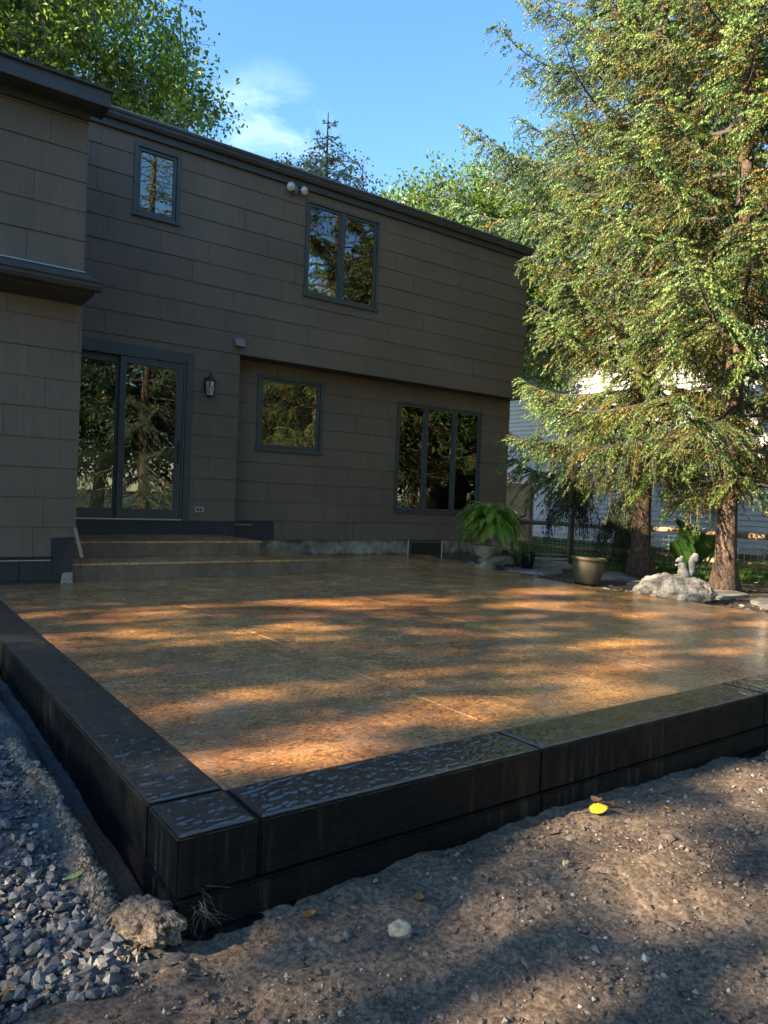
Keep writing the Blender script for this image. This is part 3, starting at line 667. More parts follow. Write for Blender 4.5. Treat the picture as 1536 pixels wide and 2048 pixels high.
# ------------------------------------------------------------------ things on the walls
lan = empty('wall_lantern', (3.53, DU-0.02, 2.1), 'black wall lantern with criss-cross bars right of the sliding door', 'lantern')
def lp(o): o.parent = lan; o.matrix_parent_inverse = Matrix.Translation(-Vector(lan.location)); return o
cx_, cy_ = 3.545, DU-0.125
lp(MB().box((3.505, DU-0.032, 2.12), (3.575, DU-0.019, 2.30)).build('wall_plate', M['black_metal'], bevel=0.004))
lp(MB().tube([(3.54, DU-0.025, 2.25), (3.54, DU-0.06, 2.27), (cx_, cy_, 2.275)], 0.010, 8).build('arm', M['black_metal']))
lp(MB().lathe([(0.0, 0.125), (0.008, 0.12), (0.012, 0.105), (0.006, 0.095), (0.022, 0.085), (0.034, 0.06), (0.040, 0.05), (0.040, 0.04), (0.070, 0.012), (0.078, 0.0), (0.0, 0.0)], (cx_, cy_, 2.235), 12).build('roof_cap', M['black_metal'], smooth=False))
lp(MB().lathe([(0.0, 0.0), (0.044, 0.0), (0.064, 0.165), (0.0, 0.165)], (cx_, cy_, 2.068), 6).build('lamp_glass', M['bulb_glass']))
cg = MB()
for k in range(6):
    a = k*math.pi/3; b_ = (k+1)*math.pi/3
    P = lambda an, r, z: (cx_+r*math.cos(an), cy_+r*math.sin(an), z)
    for s_, e_ in (((a, 0.048, 2.068), (a, 0.068, 2.235)), ((a, 0.047, 2.070), (b_, 0.067, 2.233)), ((b_, 0.047, 2.070), (a, 0.067, 2.233))): cg.tube([P(*s_), P(*e_)], 0.0035, 5)
lp(cg.build('cage_bars', M['black_metal']))
lp(MB().lathe([(0.0, -0.02), (0.03, -0.018), (0.050, -0.008), (0.052, 0.004), (0.0, 0.004)], (cx_, cy_, 2.062), 12).build('base_cap', M['black_metal']))
ol = empty('wall_outlet', (3.495, DU-0.02, 0.635), 'grey metal double outlet low on the wall right of the sliding door', 'outlet')
def olp(o): o.parent = ol; o.matrix_parent_inverse = Matrix.Translation(-Vector(ol.location)); return o
olp(MB().box((3.44, DU-0.032, 0.605), (3.552, DU-0.014, 0.672)).build('cover_plate', M['metal_light'], bevel=0.004))
for x in (3.462, 3.50): olp(MB().box((x, DU-0.038, 0.620), (x+0.028, DU-0.0325, 0.656)).build('socket', M['black_plastic'], bevel=0.003))
vt = empty('vent_hood', (3.96, DU-0.02, 2.79), 'small tan vent hood at the corner above the recessed wall', 'vent')
o = MB().hexa([(3.885, DU-0.085, 2.745), (4.02, DU-0.085, 2.745), (4.02, DU-0.012, 2.745), (3.885, DU-0.012, 2.745), (3.885, DU-0.04, 2.85), (4.02, DU-0.04, 2.85), (4.02, DU-0.012, 2.85), (3.885, DU-0.012, 2.85)]).build('hood', M['vent_paint'], bevel=0.004); o.parent = vt; o.matrix_parent_inverse = Matrix.Translation(-Vector(vt.location))
fl = empty('floodlight', (4.665, DU-0.02, 4.97), 'double floodlight under the eave left of the upper double window', 'floodlight')
def flp(o): o.parent = fl; o.matrix_parent_inverse = Matrix.Translation(-Vector(fl.location)); return o
flp(MB().box((4.62, DU-0.05, 4.93), (4.71, DU-0.012, 5.00)).build('junction_box', M['vent_paint'], bevel=0.006))
flp(MB().lathe([(0.0, -0.03), (0.022, -0.03), (0.03, -0.01), (0.02, 0.0), (0.0, 0.0)], (4.665, DU-0.07, 4.915), 12).build('motion_sensor', M['vent_paint']))
def lamp_head(x):
    c = Vector((x, DU-0.10, 4.945)); d = Vector((0.15 if x > 4.66 else -0.25, -0.9, -0.25)).normalized(); Q = d.to_track_quat('Z', 'Y').to_matrix().to_4x4()
    me = MB().lathe([(0.0, -0.085), (0.018, -0.085), (0.022, -0.05), (0.048, -0.01), (0.055, 0.0), (0.055, 0.012), (0.050, 0.014)], (0, 0, 0), 20).mesh('lamp_head'); me.transform(Matrix.Translation(c) @ Q)
    h = flp(link('lamp_head', me, M['off_white'], smooth=True))
    me = MB().lathe([(0.050, 0.012), (0.035, 0.024), (0.0, 0.030)], (0, 0, 0), 20).mesh('lens'); me.transform(Matrix.Translation(c) @ Q)
    l = link('lens', me, M['bulb_glass'], smooth=True); l.parent = h
    a = MB().tube([(4.665, DU-0.04, 4.96), (x, DU-0.06, 4.955)], 0.010, 8).build('arm', M['vent_paint']); flp(a)
lamp_head(4.575); lamp_head(4.775)
# inside the slider: a kitchen island and two pendants
isl = empty('kitchen_island', (2.9, 10.3, 0.48), 'pale wooden kitchen island seen through the sliding door', 'island')
def ip(o): o.parent = isl; o.matrix_parent_inverse = Matrix.Translation(-Vector(isl.location)); return o
ip(MB().box((1.9, 9.95, 0.482), (3.38, 10.7, 1.33)).build('cabinet', M['cabinet']))
for k in range(4): ip(MB().box((1.93+0.36*k, 9.93, 0.56), (2.26+0.36*k, 9.949, 1.29)).build('cabinet_door', M['cabinet'], bevel=0.006))
ip(MB().box((1.8, 9.85, 1.332), (3.5, 10.8, 1.385)).build('countertop', M['counter'], bevel=0.015))
for i, (x, y) in enumerate(((2.35, 10.4), (2.75, 10.3))):
    p = empty('pendant_lamp', (x, y, 2.05), ('copper pendant lamp seen through the fixed door pane, the left one', 'copper pendant lamp seen through the fixed door pane, the right one')[i], 'pendant lamp')
    o = MB().lathe([(0.0, 0.11), (0.02, 0.11), (0.07, 0.08), (0.10, 0.0), (0.095, 0.0), (0.06, 0.07), (0.0, 0.09)], (0, 0, 0), 20).build('lamp_shade', M['copper'], p, smooth=True)
    MB().tube([(0, 0, 0.11), (0, 0, 0.44)], 0.004, 6).build('cord', M['black_plastic'], p)
def sub(parent):
    """children keep world coordinates under an Empty"""
    def f(o, p=None):
        if p is None: o.parent = parent; o.matrix_parent_inverse = Matrix.Translation(-Vector(parent.location))
        else: o.parent = p
        return o
    return f
# ------------------------------------------------------------------ neighbouring house
NX = 15.3
nb = empty('neighbour_house', (NX+3, 10, -0.1), 'white lap sided house beyond the split rail fence', 'house'); P = sub(nb)
nw = P(MB().box((NX+0.012, 3.0, 0.0), (NX+0.15, 22.0, 5.55)).build('wall', M['white_siding']))
P(MB().box((NX+0.02, 3.0, -0.4), (NX+0.2, 22.0, 0.0)).build('foundation', M['foundation']))
ez = 0.118
bme = MB().hexa([(NX-0.026, 3.0, 0.016), (NX-0.026, 22.0, 0.016), (NX+0.012, 22.0, 0.016), (NX+0.012, 3.0, 0.016), (NX+0.004, 3.0, ez), (NX+0.004, 22.0, ez), (NX+0.012, 22.0, ez), (NX+0.012, 3.0, ez)]).mesh('siding_board')
k = 0; z = 0.12
while z < 5.5:
    o = link('siding_board', bme, M['white_siding']); P(o, nw); o.location = (0, 0, z); z += ez
P(MB().hexa([(NX-0.45, 2.6, 5.50), (NX+4.0, 2.6, 7.4), (NX+4.0, 22.4, 7.4), (NX-0.45, 22.4, 5.50), (NX-0.45, 2.6, 5.62), (NX+4.0, 2.6, 7.52), (NX+4.0, 22.4, 7.52), (NX-0.45, 22.4, 5.62)]).hexa([(NX+4.0, 2.6, 7.4), (NX+8.45, 2.6, 5.5), (NX+8.45, 22.4, 5.5), (NX+4.0, 22.4, 7.4), (NX+4.0, 2.6, 7.52), (NX+8.45, 2.6, 5.62), (NX+8.45, 22.4, 5.62), (NX+4.0, 22.4, 7.52)]).build('roof', M['shingle']))
P(MB().box((NX-0.52, 2.6, 5.46), (NX-0.42, 22.4, 5.58)).build('gutter', M['white_siding']))
P(MB().box((NX-0.42, 2.6, 5.44), (NX+0.01, 22.4, 5.46)).build('soffit', M['white_siding']))
P(MB().box((NX+8.0, 3.0, -0.2), (NX+8.1, 22.0, 5.5)).build('rear_wall', M['white_siding']))
for (y0, y1, z0, z1) in ((10.9, 12.0, 2.75, 3.75), (11.0, 11.6, 1.25, 1.85), (9.2, 9.9, 1.0, 1.45), (5.0, 6.2, 2.7, 3.8), (14.5, 15.6, 4.1, 5.2)):
    w = P(MB().box((NX-0.03, y0-0.07, z0-0.07), (NX+0.02, y0, z1+0.07)).box((NX-0.03, y1, z0-0.07), (NX+0.02, y1+0.07, z1+0.07)).box((NX-0.03, y0, z0-0.07), (NX+0.02, y1, z0)).box((NX-0.03, y0, z1), (NX+0.02, y1, z1+0.07)).box((NX-0.022, y0, (z0+z1)/2-0.02), (NX+0.01, y1, (z0+z1)/2+0.02)).build('window', M['white_siding']))
    P(MB().box((NX-0.018, y0, z0), (NX-0.012, y1, z1)).build('pane', M['tar']), w)
ds = P(MB().tube([(NX-0.08, 8.75, 5.4), (NX-0.07, 8.75, 0.62), (NX-0.10, 8.78, 0.50), (NX-0.35, 9.2, 0.28)], 0.05, 8).build('downspout', M['metal_light']))
tag(MB().box((14.2, 8.15, -0.1), (14.8, 8.75, 0.42)).lathe([(0.0, 0.06), (0.25, 0.05), (0.28, 0.0)], (14.5, 8.45, 0.42), 16).build('utility_box', M['metal_light'], bevel=0.01), 'pale utility box standing by the neighbour downspout', 'utility box')

# ------------------------------------------------------------------ split rail fence with wire mesh
fence = empty('split_rail_fence', (11, 7, -0.1), 'split rail fence with wire mesh along the lawn', 'fence'); P = sub(fence)
py_ = [2.0, 4.35, 6.72, 9.12, 11.5, 13.9]
for y in py_:
    r = R_.uniform(0.05, 0.062)
    P(MB().tube([(11.0, y, -0.3), (11.0+R_.uniform(-.01, .01), y, 0.3), (11.0, y, 0.70)], [r*1.05, r, r*0.95], 9).build('post', M['fence_wood']))
for a, b_ in zip(py_[:-1], py_[1:]):
    for z in (0.10, 0.53):
        dz = R_.uniform(-.03, .03); P(MB().tube([(10.97, a+0.03, z+dz), (10.95+R_.uniform(-.02, .02), (a+b_)/2, z+dz/2-0.01), (10.97, b_-0.03, z-dz)], [0.038, 0.05, 0.036], 7).build('rail', M['fence_wood']))
ys_ = np.arange(2.0, 13.9, 0.10); zs_ = np.arange(-0.08, 0.60, 0.075)
P0 = [(11.06, y, -0.09) for y in ys_]+[(11.06, 2.0, z) for z in zs_]; P1 = [(11.06, y, 0.60) for y in ys_]+[(11.06, 13.9, z) for z in zs_]
V, F = segs_np(P0, P1, 0.0022, 0.0022, 4); o = link('wire_mesh', np_mesh('wire_mesh', V, F), M['wire']); o['kind'] = 'stuff'; P(o)

# ------------------------------------------------------------------ gazebo, trellis, grill, string light
gz = empty('gazebo', (10.4, 11.2, -0.1), 'tan canvas gazebo with a pale peaked roof beyond the house corner', 'gazebo'); P = sub(gz)
gx0, gx1, gy0, gy1 = 8.9+0.35, 11.35, 10.4, 12.4
P(MB().add([(gx0, gy0, 1.30), (gx1+0.06, gy0-0.06, 1.28), (gx1+0.06, gy1, 1.28), (gx0, gy1, 1.30), ((gx0+gx1)/2-0.2, (gy0+gy1)/2, 1.95)], [(0, 1, 4), (1, 2, 4), (2, 3, 4), (3, 0, 4), (3, 2, 1, 0)]).build('canopy', M['canvas_roof']))
P(MB().box((gx0, gy0-0.01, 1.22), (gx1+0.03, gy0+0.01, 1.285)).build('valance', M['canvas']))
for x, y in ((gx0+0.02, gy0+0.03), (gx1-0.02, gy0+0.03), (gx1-0.02, gy1-0.03), (gx0+0.02, gy1-0.03)):
    P(MB().box((x-0.025, y-0.025, -0.15), (x+0.025, y+0.025, 1.27)).build('post', M['vent_paint']))
nfold = 40; V = []; Fc = []
for i in range(nfold+1):
    x = gx0+0.06+(gx1-gx0-0.12)*i/nfold; y = gy0+0.05+0.008*math.sin(i*1.9)
    V += [(x, y, -0.1), (x, y, 1.22)]
Fc = [(2*i, 2*i+2, 2*i+3, 2*i+1) for i in range(nfold)]
P(MB().add(V, Fc).build('side_curtain', M['canvas'], smooth=True))
P(MB().add([(gx1-0.05, gy0+0.05, -0.1), (gx1-0.05, gy1, -0.1), (gx1-0.05, gy1, 1.22), (gx1-0.05, gy0+0.05, 1.22)], [(0, 1, 2, 3)]).build('side_curtain', M['canvas']))
tl = empty('scroll_trellis', (9.9, 9.3, -0.1), 'thin iron garden trellis with curled tops behind the fern', 'trellis'); P = sub(tl)
def scroll(cx, cz, h0, y, s):
    pts = [(cx, y, h0)]+[(cx, y, cz-0.02)]
    for k in range(26):
        a = math.pi - k*0.36; r = 0.075*(1-k/30.0); pts.append((cx+s*(0.075+r*math.cos(a)), y, cz+r*math.sin(a)))
    return pts
for cx, cz, s in ((9.47, 1.22, 1), (9.70, 1.02, 1)): P(MB().tube(scroll(cx, cz, -0.1, 9.9, s), 0.006, 6).build('scroll_rod', M['black_metal']))
for z in (0.3, 0.85): P(MB().tube([(9.45, 9.9, z), (9.72, 9.9, z-0.02)], 0.005, 6).build('cross_rod', M['black_metal']))
gr = empty('kettle_grill', (9.62, 9.45, -0.05), 'black charcoal grill on legs behind the fern', 'grill'); P = sub(gr)
c0 = (9.62, 9.45, 0.60)
P(MB().lathe([(0.0, -0.17), (0.12, -0.15), (0.21, -0.08), (0.235, 0.0), (0.235, 0.01)], c0, 24).build('bowl', M['black_metal'], smooth=True))
P(MB().lathe([(0.24, 0.012), (0.225, 0.08), (0.15, 0.15), (0.0, 0.175)], c0, 24).build('lid', M['black_metal'], smooth=True))
for a in (0.3, 2.4, 4.5): P(MB().tube([(9.62+0.15*math.cos(a), 9.45+0.15*math.sin(a), 0.50), (9.62+0.26*math.cos(a), 9.45+0.26*math.sin(a), -0.08)], 0.012, 7).build('leg', M['black_metal']))
P(MB().tube([(9.85, 9.38, 0.62), (9.97, 9.34, 0.66), (9.98, 9.33, 0.78), (9.97, 9.33, 0.82)], 0.018, 8).build('handle', M['black_plastic']))
sl_ = empty('string_light', (10.3, 9.4, 2.0), 'black string of bulbs hung from the house corner to the spruce', 'string light'); P = sub(sl_)
wp = [(9.22, 9.42, 2.30), (9.7, 9.40, 2.10), (10.3, 9.35, 1.97), (10.75, 9.3, 1.84), (11.1, 9.0, 1.76), (11.3, 8.2, 1.80)]
P(MB().tube(wp, 0.007, 6).build('cable', M['black_plastic']))
for q in ((10.72, 9.3, 1.845), (9.9, 9.38, 2.05), (11.2, 8.6, 1.77)):
    b1 = P(MB().tube([(q[0], q[1], q[2]), (q[0], q[1], q[2]-0.10)], [0.012, 0.022], 8).build('bulb_socket', M['black_plastic']))
    P(MB().lathe([(0.0, 0.0), (0.016, 0.0), (0.030, -0.035), (0.022, -0.06), (0.0, -0.07)], (q[0], q[1], q[2]-0.10), 12).build('bulb', M['bulb_glass'], smooth=True), b1)

# ------------------------------------------------------------------ flagstones, edging
def rock_mesh(name, sx, sy, sz, seed, subd=3, amp=0.25, freq=1.6, flat=0.0):
    bm = bmesh.new(); bmesh.ops.create_icosphere(bm, subdivisions=subd, radius=1.0)
    off = Vector((seed*3.7, seed*1.3, seed*5.1))
    for v in bm.verts:
        p = v.co.copy(); n_ = mnoise.noise(p*freq+off)*amp + mnoise.noise(p*freq*2.7+off)*amp*0.5 + abs(mnoise.noise(p*freq*6+off))*amp*0.28
        c = mnoise.cell(p*1.4+off)*amp*0.15
        p *= 1+n_+c; v.co = Vector((p.x*sx, p.y*sy, max(p.z, -0.5)*sz))
    me = bpy.data.meshes.new(name); bm.to_mesh(me); bm.free(); return me
path = empty('flagstone_path', (8, 6, -0.05), 'path of irregular grey flagstones between patio and spruces'); path['kind'] = 'structure'; P = sub(path)
stones = [(7.45, 6.75, .50, .38), (8.35, 7.15, .48, .34), (9.2, 7.9, .45, .40), (9.9, 8.6, .5, .38), (7.75, 5.85, .42, .36), (7.7, 5.1, .36, .36), (7.55, 4.25, .42, .34), (7.5, 3.45, .40, .36), (8.3, 6.25, .3, .25), (7.05, 7.5, .3, .3), (10.6, 9.4, .45, .4), (8.0, 7.9, .45, .35), (8.8, 8.7, .45, .4), (7.6, 2.6, .45, .38)]
for i, (x, y, a, b_) in enumerate(stones):
    n_ = R_.randint(6, 8); pts = []
    for k in range(n_):
        an = 2*math.pi*k/n_+R_.uniform(-.25, .25); rr_ = R_.uniform(0.82, 1.1); pts.append((x+a*rr_*math.cos(an), y+b_*rr_*math.sin(an)))
    z = float(ground_h(x, y)); P(MB().prism(pts, z-0.05, z+0.035+R_.uniform(-.006, .01)).build('flagstone', M['flagstone'], bevel=0.008))
tag(MB().tube([(9.7, 9.6, -0.04), (10.2, 8.8, -0.04), (10.6, 8.2, -0.03), (11, 7.2, -0.04)], 0.02, 8).build('bed_edging', M['black_plastic']), 'black plastic edging strip along the lawn behind the path', 'edging')
# boulder and squirrel
me = rock_mesh('boulder', 0.36, 0.22, 0.20, 2.0, 6, 0.18, 1.5)
o = link('boulder', me, M['boulder'], smooth=False); o.location = (6.66, 4.18, 0.03); o.rotation_euler = (0, 0, math.radians(-62)); tag(o, 'pale craggy limestone boulder at the patio edge under the squirrel', 'boulder')
sm = bmesh.new()
def ell(c, r, rot=(0, 0, 0)):
    Mx = Matrix.Translation(c) @ (Matrix.Rotation(rot[2], 4, 'Z') @ Matrix.Rotation(rot[1], 4, 'Y') @ Matrix.Rotation(rot[0], 4, 'X')) @ Matrix.Diagonal((r[0], r[1], r[2], 1))
    bmesh.ops.create_uvsphere(sm, u_segments=16, v_segments=10, radius=1.0, matrix=Mx)
# squirrel faces -x; sits upright, tail curls up behind (+x)
ell((0.0, 0, 0.055), (0.048, 0.040, 0.055)); ell((-0.008, 0, 0.105), (0.036, 0.033, 0.050), (0, -0.25, 0)); ell((-0.030, 0, 0.168), (0.030, 0.024, 0.025), (0, 0.3, 0)); ell((-0.055, 0, 0.160), (0.017, 0.014, 0.013))
for s in (-1, 1):
    ell((-0.018, 0.016*s, 0.195), (0.007, 0.006, 0.015)); ell((0.002, 0.036*s, 0.040), (0.036, 0.017, 0.036)); ell((-0.038, 0.026*s, 0.010), (0.030, 0.012, 0.010)); ell((-0.040, 0.020*s, 0.118), (0.026, 0.009, 0.010), (0, 0.2, -0.3*s))
ell((-0.062, 0, 0.122), (0.012, 0.012, 0.012))
for k in range(11):
    t = k/10.0; a = -0.4+t*3.6
    if t < 0.65: c = (0.060+0.018*math.sin(t*4.0), 0, 0.02+0.22*t)
    else: u = (t-0.65)/0.35; c = (0.070+0.028*math.sin(u*2.2)+0.012*u, 0, 0.163+0.040*math.sin(u*3.0)+0.012*u)
    w_ = 0.016+0.012*math.sin(min(1, t*1.3)*math.pi*0.7); ell(c, (w_, w_*0.95, w_*1.15))
me = bpy.data.meshes.new('squirrel_statue'); sm.to_mesh(me); sm.free()
sq = link('squirrel_statue', me, M['statue']); rm = sq.modifiers.new('r', 'REMESH'); rm.mode = 'VOXEL'; rm.voxel_size = 0.005; rm.use_smooth_shade = True
sq.location = (6.66, 4.10, 0.19); sq.scale = (1.12, 1.12, 1.12); sq.rotation_euler = (0, 0, math.radians(-36)); tag(sq, 'pale concrete squirrel statue sitting up on the boulder', 'statue')
# planter
pl = MB().lathe([(0.0, 0.0), (0.125, 0.0), (0.14, 0.02), (0.172, 0.14), (0.180, 0.24), (0.184, 0.27), (0.200, 0.275), (0.205, 0.295), (0.198, 0.31), (0.182, 0.31), (0.172, 0.29), (0.165, 0.25), (0.0, 0.25)], (0, 0, 0), 40).build('planter', M['planter'], smooth=True)
pl.location = (6.86, 5.43, -0.02); pl.rotation_euler = (math.radians(2), math.radians(3), 0); tag(pl, 'wide olive brown clay planter, empty, at the patio edge', 'planter')
link('soil_fill', MB().disc((0, 0, 0.262), 0.166).mesh('soil_fill'), M['garden_soil'], pl)
# urn with fern
ur = MB().lathe([(0.0, 0), (0.135, 0), (0.14, 0.02), (0.115, 0.035), (0.085, 0.05), (0.055, 0.075), (0.045, 0.10), (0.06, 0.115), (0.05, 0.125), (0.10, 0.155), (0.145, 0.21), (0.155, 0.27), (0.175, 0.29), (0.178, 0.30), (0.16, 0.305), (0.14, 0.28), (0.0, 0.27)], (0, 0, 0), 32).build('urn', M['urn'], smooth=True)
ur.location = (6.86, 7.12, -0.005); tag(ur, 'mossy stone urn on a foot holding the big fern', 'urn')

def fronds(center, n, length, seed, pin=34, width=0.05, tint=(0.20, 0.36, 0.04), lift=(0.15, 1.25)):
    rg = np.random.default_rng(seed); VV = []; FF = []; TT = []; S0 = []; S1 = []
    for i in range(n):
        az = rg.uniform(0, 2*np.pi); L = length*rg.uniform(0.7, 1.1); el = rg.uniform(*lift); m_ = 16
        t = np.linspace(0, 1, m_); r_ = np.cumsum(np.r_[0, np.cos(el-np.linspace(0, 1.0+el*0.75+rg.uniform(-.1, .5), m_-1))])*L/m_; z_ = np.cumsum(np.r_[0, np.sin(el-np.linspace(0, 1.0+el*0.75+rg.uniform(-.1, .5), m_-1))])*L/m_
        Pn = np.stack([center[0]+r_*np.cos(az+0.3*t*rg.uniform(-1, 1)), center[1]+r_*np.sin(az), center[2]+z_], 1)
        S0.append(Pn[:-1]); S1.append(Pn[1:])
        u = np.linspace(0.06, 0.99, pin); Q = np.stack([np.interp(u, t, Pn[:, k]) for k in range(3)], 1); T = np.gradient(Q, axis=0); T /= np.linalg.norm(T, axis=1)[:, None]
        side = np.cross(T, [0, 0, 1.0]); side /= np.linalg.norm(side, axis=1)[:, None]+1e-6; upv = np.cross(side, T)
        w_ = width*np.sin(np.pi*np.clip(u*0.9+0.1, 0, 1))**0.6*rg.uniform(0.85, 1.1)
        col = np.array(tint)*rg.uniform(0.6, 1.25)*np.array([rg.uniform(.8, 1.4), 1, 1])
        for s in (-1, 1):
            d = s*side+0.35*T-0.15*upv+rg.normal(0, .12, Q.shape); tip = Q+d*w_[:, None]; h = T*(L/pin*0.55)
            V = np.stack([Q-h*0.6, Q+h*0.7, tip+h*0.35, tip-h*0.1], 1).reshape(-1, 3); b0 = sum(len(x) for x in VV)
            VV.append(V); FF.append(np.arange(len(V)).reshape(-1, 4)+b0); TT.append(np.tile(col, (len(V), 1))*rg.uniform(0.85, 1.15, (len(V), 1)))
    V, F = segs_np(np.concatenate(S0), np.concatenate(S1), 0.0022, 0.0018, 3); b0 = sum(len(x) for x in VV)
    VV.append(V); FF.append(F+b0); TT.append(np.tile((0.12, 0.13, 0.03), (len(V), 1)))
    return np.concatenate(VV), np.concatenate(FF), np.concatenate(TT)
V, F, T = fronds((0, 0, 0), 190, 0.50, 3, lift=(0.2, 1.55))
fe = link('fern', np_mesh('fern', V, F, T), M['leaf']); fe.location = (6.92, 7.09, 0.56); fe.scale = (1.2, 1.2, 1.5); tag(fe, 'large bright green fern spilling over the stone urn', 'fern')
# spider plant in a black pot
bp = MB().lathe([(0.0, 0), (0.075, 0), (0.092, 0.17), (0.10, 0.175), (0.10, 0.195), (0.09, 0.195), (0.085, 0.17), (0.0, 0.165)], (0, 0, 0), 24).build('plant_pot', M['black_plastic'], smooth=True); bp.location = (7.46, 6.90, -0.01); tag(bp, 'black plastic pot holding the striped spider plant', 'pot')
def straps(center, n, L, seed, tint, wid=0.012, droop=1.6, lift=(0.5, 1.4)):
    rg = np.random.default_rng(seed); V = []; F = []; T = []
    for i in range(n):
        az = rg.uniform(0, 2*np.pi); el = rg.uniform(*lift); l = L*rg.uniform(.6, 1.15); m_ = 8; p = np.array(center, float)+np.array([np.cos(az), np.sin(az), 0])*0.03
        sd = np.array([-np.sin(az), np.cos(az), 0]); c = np.array(tint)*rg.uniform(.6, 1.3)
        if rg.random() < 0.4: c = c*0.6+np.array([.28, .3, .16])*0.6
        for k in range(m_):
            w_ = wid*(1-(k/(m_-1))**2)*0.5+0.0008; b0 = len(V); V += [p-sd*w_, p+sd*w_]; T += [c, c]
            if k: F.append((b0-2, b0-1, b0+1, b0))
            e = el-droop*k/(m_-1); p = p+np.array([np.cos(az)*np.cos(e), np.sin(az)*np.cos(e), np.sin(e)])*l/(m_-1)
    return np.array(V), np.array(F), np.array(T)
V, F, T = straps((0, 0, 0), 130, 0.46, 4, (0.10, 0.16, 0.06)); o = link('spider_plant', np_mesh('spider_plant', V, F, T), M['leaf']); o.location = (7.46, 6.90, 0.16); tag(o, 'spider plant with thin striped leaves in the black pot', 'plant')
V, F, T = straps((0, 0, 0), 90, 0.62, 5, (0.07, 0.12, 0.04), 0.016, 1.9); o = link('strappy_plant', np_mesh('strappy_plant', V, F, T), M['leaf']); o.location = (7.75, 7.35, 0.0); tag(o, 'taller dark strappy plant behind the fern', 'plant')
# dark green strappy plant far right beyond the fence
V, F, T = straps((0, 0, 0), 160, 0.75, 6, (0.03, 0.08, 0.03), 0.02, 1.7); o = link('daylily_clump', np_mesh('daylily_clump', V, F, T), M['leaf']); o.location = (12.3, 5.9, -0.09); tag(o, 'dark green clump of long leaves beyond the fence at the right edge', 'plant')
# elephant ear plant behind the squirrel
ee = empty('elephant_ear_plant', (8.9, 5.35, -0.05), 'elephant ear plant with broad green leaves between the spruces', 'plant')
def ear_leaf(tip_l, w_):
    bm = bmesh.new(); out = [(0, -0.30), (0.16, -0.44), (0.36, -0.40), (0.48, -0.16), (0.46, 0.12), (0.30, 0.50), (0.0, 1.0), (-0.30, 0.50), (-0.46, 0.12), (-0.48, -0.16), (-0.36, -0.40), (-0.16, -0.44)]
    c = bm.verts.new((0, 0, 0.0)); vs = [bm.verts.new((x*w_, y*tip_l, -0.16*tip_l*(abs(x)*1.2+max(0, y)**2))) for x, y in out]
    for i in range(len(vs)): bm.faces.new((c, vs[i], vs[(i+1) % len(vs)]))
    me = bpy.data.meshes.new('leaf'); bm.to_mesh(me); bm.free()
    a = me.color_attributes.new('tint', 'FLOAT_COLOR', 'POINT')
    for i, d in enumerate(a.data): d.color = (0.028, 0.078, 0.015, 1) if i else (0.05, 0.11, 0.025, 1)
    return me
em = ear_leaf(0.30, 0.34)
for (dx, dy, dz, yaw, tilt, s) in ((-0.20, 0.02, 0.42, 1.9, -1.0, 1.0), (0.02, -0.12, 0.50, 2.7, -1.2, 1.1), (0.20, -0.15, 0.40, 3.6, -1.1, 0.9), (-0.05, 0.10, 0.72, 1.2, -0.8, 0.9), (0.15, 0.12, 0.62, 5.6, -0.9, 0.85), (-0.28, -0.1, 0.62, 2.2, -0.9, 0.85)):
    b_ = MB().tube([(0, 0, 0), (dx*0.5, dy*0.5, dz*0.7), (dx, dy, dz)], [0.010, 0.008, 0.005], 6).build('stem', M['green_metal'], ee)
    l = link('leaf', em, M['leaf'], ee, smooth=True); l.location = (dx, dy, dz); l.rotation_euler = (tilt, 0.2, yaw+math.pi); l.scale = (s, s, s)
# ------------------------------------------------------------------ trees
def brush(P, D, L, W, k, col, rg, spread=0.8, NL=0.028):
    """needle tufts: for every tuft k thin triangles round the direction D. P,D (n,3); L,W lengths; col (n,3)"""
    n = len(P); D = D/(np.linalg.norm(D, axis=1)[:, None]+1e-9)
    up = np.where(np.abs(D[:, 2:3]) < 0.9, np.array([[0, 0, 1.0]]), np.array([[1.0, 0, 0]])); A = np.cross(D, up); A /= np.linalg.norm(A, axis=1)[:, None]+1e-9; B = np.cross(D, A)
    ang = rg.uniform(0, 2*np.pi, (n, k)); s = rg.uniform(0, 1, (n, k))
    rad = A[:, None]*np.cos(ang)[..., None]+B[:, None]*np.sin(ang)[..., None]; tan = -A[:, None]*np.sin(ang)[..., None]+B[:, None]*np.cos(ang)[..., None]
    base = P[:, None]+D[:, None]*(s*L[:, None])[..., None]
    nd = D[:, None]*0.75+rad*spread; nl = NL*rg.uniform(.7, 1.2, (n, k))*(1.15-0.5*s)
    tip = base+nd*nl[..., None]; w = (W[:, None]*rg.uniform(.7, 1.3, (n, k)))[..., None]
    V = np.stack([base-tan*w, base+tan*w, tip], 2).reshape(-1, 3); F = np.arange(len(V)).reshape(-1, 3)
    c = np.repeat(col, k, 0)*rg.uniform(.86, 1.14, (n*k, 1)); return V, F, np.repeat(c, 3, 0)

